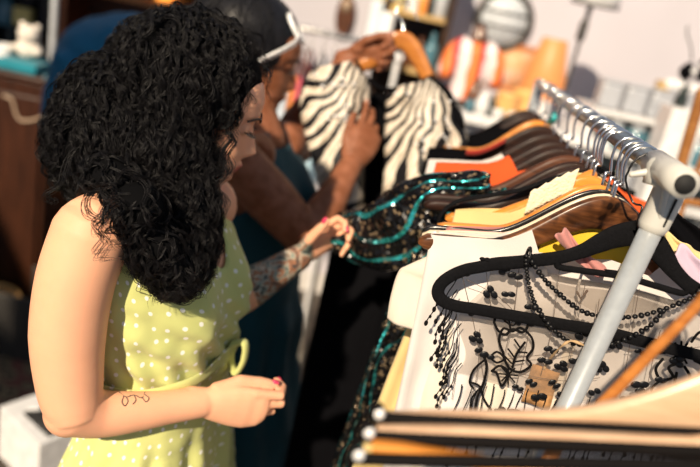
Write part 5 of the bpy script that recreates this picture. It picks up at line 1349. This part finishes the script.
# white folded things hanging left of the shelf
for (px, py, w, h, lab) in ((374, 24, .055, .19, 'pale grey towel roll standing left of the open shelf, the left one'), (386, 28, .06, .13, 'shorter white towel roll beside the open shelf')):
    c = at(px, py, 3.05); o = MB().lathe((0, 0, 0), [(.001, -h / 2), (w / 2 * .9, -h / 2), (w / 2, -h / 2 + .01), (w / 2, h / 2 - .01), (w / 2 * .85, h / 2), (w / 2 * .4, h / 2 - .004), (.001, h / 2 - .01)], 18).build('towel_roll', cloth('towel_' + str(px), (.62, .70, .74) if px == 374 else (.74, .76, .76), weave=200)); o.location = c; tag(o, lab, 'towel')
sc0 = at(380, 42, 3.05); st_l = root_at('side_table', Vector((sc0.x, 3.07, 0)), 'narrow white side table under the towel rolls', 'table')
tz = at(374, 24, 3.05).z - .097
MB().box((sc0.x, 3.07, tz - .012), (.22, .22, .022)).build('table_top', M['whitec'], st_l, bevel=.004)
for sx in (-.09, .09):
    for sy in (-.09, .09): MB().tube([Vector((sc0.x + sx, 3.07 + sy, 0)), Vector((sc0.x + sx, 3.07 + sy, tz - .024))], .011, 10).build('leg', M['whitec'], st_l)
# --- white counter with goods
Yt = 2.75
tz2 = at(490, 118, Yt).z
ctr = root_at('counter', Vector((.62, Yt + .3, 0)), 'long white counter against the back wall carrying pottery and baskets', 'counter')
MB().box((.625, Yt + .42, tz2 - .02), (.65, .82, .04)).build('worktop', M['whitec'], ctr, bevel=.006)
MB().box((.625, Yt + .45, (tz2 - .04) / 2), (.60, .72, tz2 - .04)).build('cabinet_body', M['greyc'], ctr, bevel=.006)
def ont(name, px, Y, r, h, m, label, cat, pr=JAR, py=105):
    k = at(px, py, Y); o = pot(name, px, py, Y, r, h, M[m], label, cat, pr); o.location = (k.x, Y, tz2); return o
# striped garment on a dress form
df = root_at('dress_form', Vector((at(467, 85, 2.95).x, 2.95, tz2)), 'dress form in a red, orange and white striped kimono, standing on the white counter', 'dress form'); d0 = df.location
hT = at(468, 32, 2.95).z - d0.z
k = NT('striped_kimono_silk'); u = k.coord('Object', (1, 1, 1)); sx_ = k.n('ShaderNodeSeparateXYZ'); k.l(u, sx_.inputs[0]); nn_ = k.math('ADD', sx_.outputs[0], k.math('MULTIPLY', k.noise(u, 14, 2), .04))
k.l(k.ramp(k.math('FRACT', k.math('ADD', k.math('MULTIPLY', nn_, 9.5), 5.35)), [(0, (.74, .66, .66)), (.30, (.76, .68, .68)), (.36, (.75, .16, .03)), (.68, (.80, .22, .05)), (.72, (.42, .02, .03)), (.88, (.45, .03, .04)), (.95, (.74, .66, .66))]), k.b.inputs['Base Color']); k.b.inputs['Roughness'].default_value = .6; M['kimono'] = k.m
rows = []
for i in range(40):
    f_ = i / 39; z = d0.z + .03 + (hT - .05) * f_; hw = float(np.interp(f_, [0, .3, .6, .82, .93, 1], [.075, .068, .078, .085, .05, .03])); th = float(np.interp(f_, [0, .5, .8, 1], [.065, .06, .055, .025]))
    rows.append([Vector((d0.x + hw * cos(w) * (1 + .03 * sin(7 * w)), 2.95 + th * sin(w) * (1 + .06 * sin(9 * w + f_ * 4)), z)) for w in [2 * pi * j / 48 for j in range(48)]])
MB().grid(rows, closed=True).build('kimono', M['kimono'], df, solid=.004)
for sx in (-1, 1):
    q = [Vector((d0.x + .055 * sx, 2.95, d0.z + hT * .86)), Vector((d0.x + .090 * sx, 2.94, d0.z + hT * .72)), Vector((d0.x + .105 * sx, 2.93, d0.z + hT * .45))]
    MB().tube(crom(q, 5), [(.025 + .001 * i, .030 + .002 * i) for i in range(11)], 16).build('kimono_sleeve', M['kimono'], df)
MB().lathe((d0.x, 2.95, d0.z), [(.08, 0), (.08, .012), (.015, .03), (.015, .06), (.06, .08)], 20).build('stand', M['blackwood'], df)
MB().lathe((d0.x, 2.95, d0.z + hT * .9), [(.04, 0), (.030, .02), (.026, .05), (.018, .065), (.001, .07)], 20).build('neck', M['brownc'], df)
ont('vase', 474, 2.84, .034, .13, 'brownc', 'dark brown vase in front of the striped kimono', 'vase', [(.5, 0), (.9, .2), (1, .45), (.6, .75), (.4, .88), (.55, 1)], 95)
ont('jug', 482, 2.80, .030, .085, 'whitec', 'white jug on the counter right of the dark brown vase', 'jug', [(.7, 0), (1, .3), (.9, .6), (.6, .85), (.7, 1)])
ont('jug', 470, 2.79, .022, .05, 'bluec', 'small pale blue cup at the left on the counter', 'cup', [(.7, 0), (1, .5), (1, 1)])
ont('vase', 491, 2.81, .022, .09, 'darkc', 'slim dark green vase beside the white jug', 'vase', BOT)
M['basket'] = wood('woven_orange_cane', (.65, .34, .10), (.85, .50, .20), .6, (90, 90, 90))
ont('basket', 506, 2.85, .050, .10, 'basket', 'orange cane basket on the counter, the left one', 'basket', [(.8, 0), (1, .5), (.95, .9), (1.02, 1)])
ont('basket', 524, 2.92, .062, .12, 'basket', 'larger orange cane basket next to the orange lamp', 'basket', [(.8, 0), (1, .5), (.95, .9), (1.02, 1)])
ont('bowl', 500, 2.78, .026, .035, 'whitec', 'small white bowl in front of the orange baskets', 'bowl', [(.5, 0), (.8, .3), (1, 1)])
ont('bowl', 516, 2.79, .022, .035, 'whitec', 'white cup in front of the orange baskets, right of the bowl', 'cup', [(.6, 0), (.9, .3), (1, 1)])
# table lamp with orange shade
tl = at(548, 66, 3.15); L0 = Vector((tl.x, 3.15, tz2)); lamp = root_at('table_lamp', L0, 'table lamp with a warm glowing orange pleated shade at the right end of the counter', 'lamp')
zt1, zt2 = at(550, 38, 3.15).z, at(544, 98, 3.15).z
M['shade'] = emis('warm_lampshade', (1, .33, .07), .30, (.55, .22, .08))
MB().lathe((L0.x, 3.15, 0), [(.052, zt1), (.054, zt1 - .002), (.110, zt2 + .002), (.108, zt2)], 40).build('lamp_shade', M['shade'], lamp, solid=.002)
MB().lathe((L0.x, 3.15, 0), [(.055, tz2), (.055, tz2 + .012), (.018, tz2 + .03), (.022, max(tz2 + .04, zt2 - .02)), (.008, zt2 + .03), (.006, zt1 - .02)], 20).build('base', M['brownc'], lamp)
card('storage_box', 536, 88, 3.02, .13, .09, .12, M['whitec'], 'white storage box beneath the glowing orange lampshade', 'box').location.z = tz2 + .045
# framed picture
pc = at(514, 68, 3.585); pf = root_at('picture_frame', pc, 'brown framed picture in faded peach tones on the wall under the round mirror', 'picture')
fr_poly = MB()
for c_, d_ in ((Vector((0, 0, .105)), (.24, .02, .022)), (Vector((0, 0, -.105)), (.24, .02, .022)), (Vector((-.109, 0, 0)), (.022, .02, .19)), (Vector((.109, 0, 0)), (.022, .02, .19))): fr_poly.box(pc + c_, d_)
fr_poly.build('frame', M['frame_wood'], pf, bevel=.002)
k = NT('faded_print'); u = k.coord(); k.l(k.ramp(k.noise(u, 9, 3), [(.3, (.50, .20, .07)), (.5, (.68, .36, .18)), (.7, (.66, .46, .36))]), k.b.inputs['Base Color']); k.b.inputs['Roughness'].default_value = .5
MB().box(pc + Vector((0, .002, 0)), (.20, .008, .19)).build('print', k.m, pf)
# round mirror; pale glass colour and bars imitate a window-like reflection
mc = at(504, 20, 3.575); rm = root_at('round_mirror', mc, 'round barred mirror in a dark iron ring on the back wall', 'mirror'); RM_ = Matrix.Rotation(radians(90), 3, 'X')
MB().tube([mc + Vector((.130 * cos(w), 0, .130 * sin(w))) for w in [2 * pi * i / 48 for i in range(49)]], [(.014, .018)] * 49, 10, ref=(0, 1, 0)).build('ring', M['iron'], rm)
MB().lathe(mc, [(.001, 0), (.128, 0), (.128, .006), (.001, .006)], 40, RM_).build('glass', M['mirror'], rm)
for zz in (.035, -.035): MB().box(mc + Vector((0, -.01, zz)), (.25, .008, .009)).build('bar', M['iron'], rm)
# floor lamp stand
Yl = 3.0; fl = at(590, 5, Yl); fb_ = Vector((fl.x, Yl, 0)); lp_ = root_at('floor_lamp', fb_, 'thin grey floor lamp stand with a white shade cut by the top of the frame', 'lamp')
MB().tube([Vector((fl.x + .0, Yl, .02)), Vector((fl.x + .002, Yl, 1.62)), Vector((fl.x + .004, Yl, fl.z + .02))], [.007, .008, .012], 10).build('pole', M['iron'], lp_)
jz = at(579, 30, Yl); MB().tube([Vector((fl.x, Yl, jz.z - .03)), Vector((fl.x, Yl, jz.z + .03))], .018, 12).build('joint', M['iron'], lp_)
MB().lathe((fl.x, Yl, 0), [(.12, 0), (.12, .015), (.02, .03)], 24).build('base', M['iron'], lp_)
MB().lathe((fl.x + .02, Yl, fl.z), [(.10, .0), (.075, .12), (.073, .12), (.098, .0)], 28).build('lamp_shade', M['whitec'], lp_, solid=.002)
# shelf with white canisters and glass jars
Yk = 2.95
def kpt(px, py): return at(px, py, Yk)
zk = (kpt(610, 107).z + kpt(685, 128).z) / 2
xa, xb = kpt(606, 105).x - .05, kpt(700, 125).x + .25
ks = root_at('plate_rack', Vector(((xa + xb) / 2, Yk + .12, 0)), 'white shelf unit with white canisters above a row of blue glass jars, right background', 'shelf')
for z in (zk, zk - .16, zk - .34, .5, .1): MB().box(((xa + xb) / 2, Yk + .10, z - .012), (xb - xa, .30, .022)).build('board', M['whitec'], ks, bevel=.003)
for x in (xa, xb): MB().box((x, Yk + .10, zk / 2 + .0), (.022, .30, zk)).build('side_panel', M['whitec'], ks, bevel=.003)
MB().box(((xa + xb) / 2, Yk + .25, zk / 2), (xb - xa, .012, zk)).build('back_panel', mat('grey_blue_panel', (.16, .22, .26), .6), ks)
labs = ['leftmost white canister on the white shelf unit', 'second white canister from the left on the white shelf unit', 'third white canister from the left on the white shelf unit', 'rightmost whole white canister on the white shelf unit']
for i, px in enumerate((610, 634, 658, 682)):
    k_ = kpt(px, 95 + i * 7); c = Vector((k_.x, Yk + .02, zk)); r = root_at('canister', c, labs[i], 'canister', 'white canisters on the white shelf unit')
    MB().box(c + Vector((0, 0, .055)), (.092, .092, .108)).build('can_body', M['canister'], r, bevel=.016); MB().box(c + Vector((0, 0, .115)), (.096, .096, .014)).build('lid', M['canister'], r, bevel=.005)
for i, px in enumerate((616, 637, 658, 679, 700)):
    k_ = kpt(px, 125 + i * 5); c = Vector((k_.x, Yk + .0, zk - .16)); r = root_at('glass_jar', c, ('leftmost', 'second', 'middle', 'fourth', 'rightmost')[i] + ' pale blue glass jar in the row under the white canisters', 'jar', 'blue glass jars under the white canisters')
    MB().lathe(c, [(.001, 0), (.041, 0), (.043, .006), (.043, .090), (.030, .104)], 24).build('jar_body', M['bluec'], r); MB().lathe(c, [(.033, .102), (.033, .120), (.001, .122)], 24).build('lid', M['greyc'], r)
for i, px in enumerate((640, 664, 688)):
    k_ = kpt(px, 155 + i * 6); c = Vector((k_.x, Yk + .0, zk - .34)); r = root_at('canister', c, ('left', 'middle', 'right')[i] + ' white canister of the lower row, under the blue glass jars', 'canister', 'lower white canisters')
    MB().box(c + Vector((0, 0, .055)), (.092, .092, .108)).build('can_body', M['canister'], r, bevel=.016); MB().box(c + Vector((0, 0, .115)), (.096, .096, .014)).build('lid', M['canister'], r, bevel=.005)
ztop = zk + .122
card('box', 664, 82, Yk + .03, .05, .035, .05, M['shelfboard'], 'small tan box lying on top of the third white canister', 'box').location.z = ztop + .0175
rl = MB().tube([Vector((-.055, 0, 0)), Vector((.055, 0, 0))], .024, 20).build('paper_roll', M['whitec']); k_ = kpt(683, 88); rl.location = (k_.x + .0, Yk + .02, ztop + .026); tag(rl, 'white paper roll lying on top of the rightmost canister', 'roll')
# black flowers in a vase
Yf = 2.5; fc = at(692, 70, Yf); fv = root_at('black_flowers', Vector((fc.x, Yf, fc.z - .13)), 'black artificial flowers in a small dark vase at the upper right', 'flowers'); rnd = random.Random(4)
MB().lathe((fc.x, Yf, fc.z - .17), [(.001, .04), (.02, .04), (.024, .06), (.014, .09), (.017, .11)], 20).build('vase', M['darkc'], fv)
for i in range(7):
    c = fc + Vector((rnd.uniform(-.04, .05), rnd.uniform(-.03, .03), rnd.uniform(-.03, .035))); mb = MB()
    for j in range(7):
        a = j * .9; mb.ell(c + Vector((.014 * cos(a), .010 * sin(a * 1.3), .014 * sin(a))), (.012, .007, .010), 8, 6, Matrix.Rotation(a, 3, 'Y'))
    mb.build('flower', M['black_cloth'], fv); MB().tube([Vector((fc.x, Yf, fc.z - .07)), c], .0018, 6).build('stem', M['darkc'], fv)
for dx in ((-.01, -.003), (.012, .02)): MB().ell(fc + Vector((dx[0], -.045, dx[1])), (.011, .006, .009), 10, 8).build('white_petal', M['white_plastic'], fv)
MB().tube(crom([fc + Vector((0, 0, .0)), at(691, 48, Yf), at(687, 34, Yf), at(688, 26, Yf)], 4), .0028, 6).build('twig', M['darkc'], fv)
tb2 = root_at('plinth', Vector((fc.x, Yf, 0)), 'narrow pale plinth under the black flowers', 'plinth'); MB().box((fc.x + .02, Yf, (fc.z - .13) / 2), (.12, .12, fc.z - .13)).build('column', M['whitec'], tb2, bevel=.004)
# rattan chair at the right edge
Yq = 1.75; ra = root_at('rattan_chair', at(690, 170, Yq).to_2d().to_3d(), 'brown varnished rattan armchair at the right edge behind the rack socket', 'chair'); px_ = lambda x, y, Y=Yq: at(x, y, Y)
top_ = px_(702, 92); bx = px_(683, 172)
xq = bx.x
def bar(p, q, r, nm='rattan_bar'): MB().tube(crom([p, lerp(p, q, .5) + Vector((0, 0, .002)), q], 5), r, 12).build(nm, M['rattan'], ra)
bar(top_, Vector((bx.x - .01, Yq, bx.z)), .014, 'back_post'); bar(Vector((bx.x - .01, Yq, bx.z)), Vector((bx.x - .03, Yq, .02)), .014, 'leg')
bar(top_, top_ + Vector((.45, .02, .02)), .014, 'top_rail'); bar(top_ + Vector((.45, .02, .02)), Vector((bx.x + .46, Yq, .02)), .014, 'back_post')
for y_ in (172, 200, 232, 262):
    p = px_(680, y_); bar(Vector((bx.x - .012, Yq, p.z)), Vector((bx.x + .45, Yq, p.z)), .010, 'cross_bar')
for i in range(5):
    x = bx.x + .035 + .075 * i; bar(Vector((x, Yq, top_.z - .01 + .02 * 0)), Vector((x - .01, Yq, .55)), .007, 'spindle')
bar(Vector((bx.x - .02, Yq - .45, .02)), Vector((bx.x - .02, Yq - .45, 0.78)), .014, 'leg'); bar(Vector((bx.x + .46, Yq - .45, .02)), Vector((bx.x + .46, Yq - .45, .78)), .014, 'leg')
bar(Vector((bx.x - .02, Yq - .45, .78)), Vector((bx.x - .02, Yq, .82)), .014, 'arm'); bar(Vector((bx.x + .46, Yq - .45, .78)), Vector((bx.x + .46, Yq, .82)), .014, 'arm')
MB().box((bx.x + .22, Yq - .22, .52), (.46, .44, .05)).build('seat', M['rattan'], ra, bevel=.015)
# --- floor things at the left
yb = 1.93; gb_ = onz = at(38, 450, yb)
def floorp(px, py): 
    k = cF + (px - 350) / FPX * cR - (py - 233.5) / FPX * cU; return CAM + k * (-CAM.z / k.z)
b0 = floorp(42, 464); hb = .19
bxr = empty('open_carton', b0 + Vector((0, 0, .002)), 'small white carton with a dark slotted opening standing on the floor, bottom left', 'box'); Rz = Matrix.Rotation(radians(-34), 3, 'Z')
def lb_(x, y, z): return b0 + Rz @ Vector((x, y, z)) + Vector((0, 0, .002))
MB().box(lb_(0, 0, hb / 2), (.24, .17, hb), Rz).build('carton_body', M['whitec'], bxr, bevel=.003)
MB().box(lb_(.03, -.005, hb + .0015), (.15, .085, .004), Rz).build('opening', M['hole'], bxr)
MB().tube([lb_(-.05, -.02, hb + .004), lb_(-.035, .0, hb + .004)], .008, 10).build('finger_tab', M['whitec'], bxr)
k = NT('patterned_rug_wool'); u = k.coord(); vo = k.n('ShaderNodeTexVoronoi'); vo.inputs['Scale'].default_value = 18; k.l(u, vo.inputs['Vector'])
k.l(k.ramp(k.math('ADD', vo.outputs['Distance'], k.math('MULTIPLY', k.noise(u, 25, 3), .5)), [(.40, (.012, .009, .007)), (.55, (.04, .028, .018)), (.65, (.24, .18, .10)), (.8, (.05, .035, .02)), (.9, (.12, .04, .03))]), k.b.inputs['Base Color']); k.b.inputs['Roughness'].default_value = .95
rg = floorp(15, 385); rows = []
for i in range(30):
    rows.append([Vector((rg.x - .55 + 1.05 * j / 29, rg.y - .25 + .72 * i / 29, .008 + .003 * sin(i * .7 + j * .4))) for j in range(30)])
rug = MB().grid(rows).build('rug', k.m, solid=.010); rug.location = (rg.x, rg.y, 0); rug.data.transform(Matrix.Translation(-rug.location)); tag(rug, 'dark patterned rug on the floor at the left edge, behind the white carton', 'rug')
og = floorp(-16, 338); bk = empty('wicker_basket', og, 'round orange wicker basket on the floor at the left frame edge', 'basket')
MB().lathe(og, [(.001, .004), (.10, .004), (.14, .10), (.13, .19), (.122, .19), (.13, .10), (.09, .015), (.001, .014)], 32).build('bowl', M['basket'], bk)
MB().tube([og + Vector((.126 * cos(w), .126 * sin(w), .19)) for w in [2 * pi * i / 36 for i in range(37)]], .009, 8).build('rim', M['basket'], bk)
gg = floorp(6, 335); st3 = empty('storage_crate', gg + Vector((.0, -.03, 0)), 'grey metal crate on the floor in front of the reddish cabinet', 'crate'); g0 = gg + Vector((0, -.03, 0))
for c_, d_ in (((0, -.14, .15), (.40, .012, .28)), ((0, .14, .15), (.40, .012, .28)), ((-.2, 0, .15), (.012, .28, .28)), ((.2, 0, .15), (.012, .28, .28))): MB().box(g0 + Vector(c_), d_).build('crate_wall', M['iron'], st3, bevel=.003)
MB().box(g0 + Vector((0, 0, .012)), (.39, .27, .012)).build('crate_floor', M['iron'], st3)
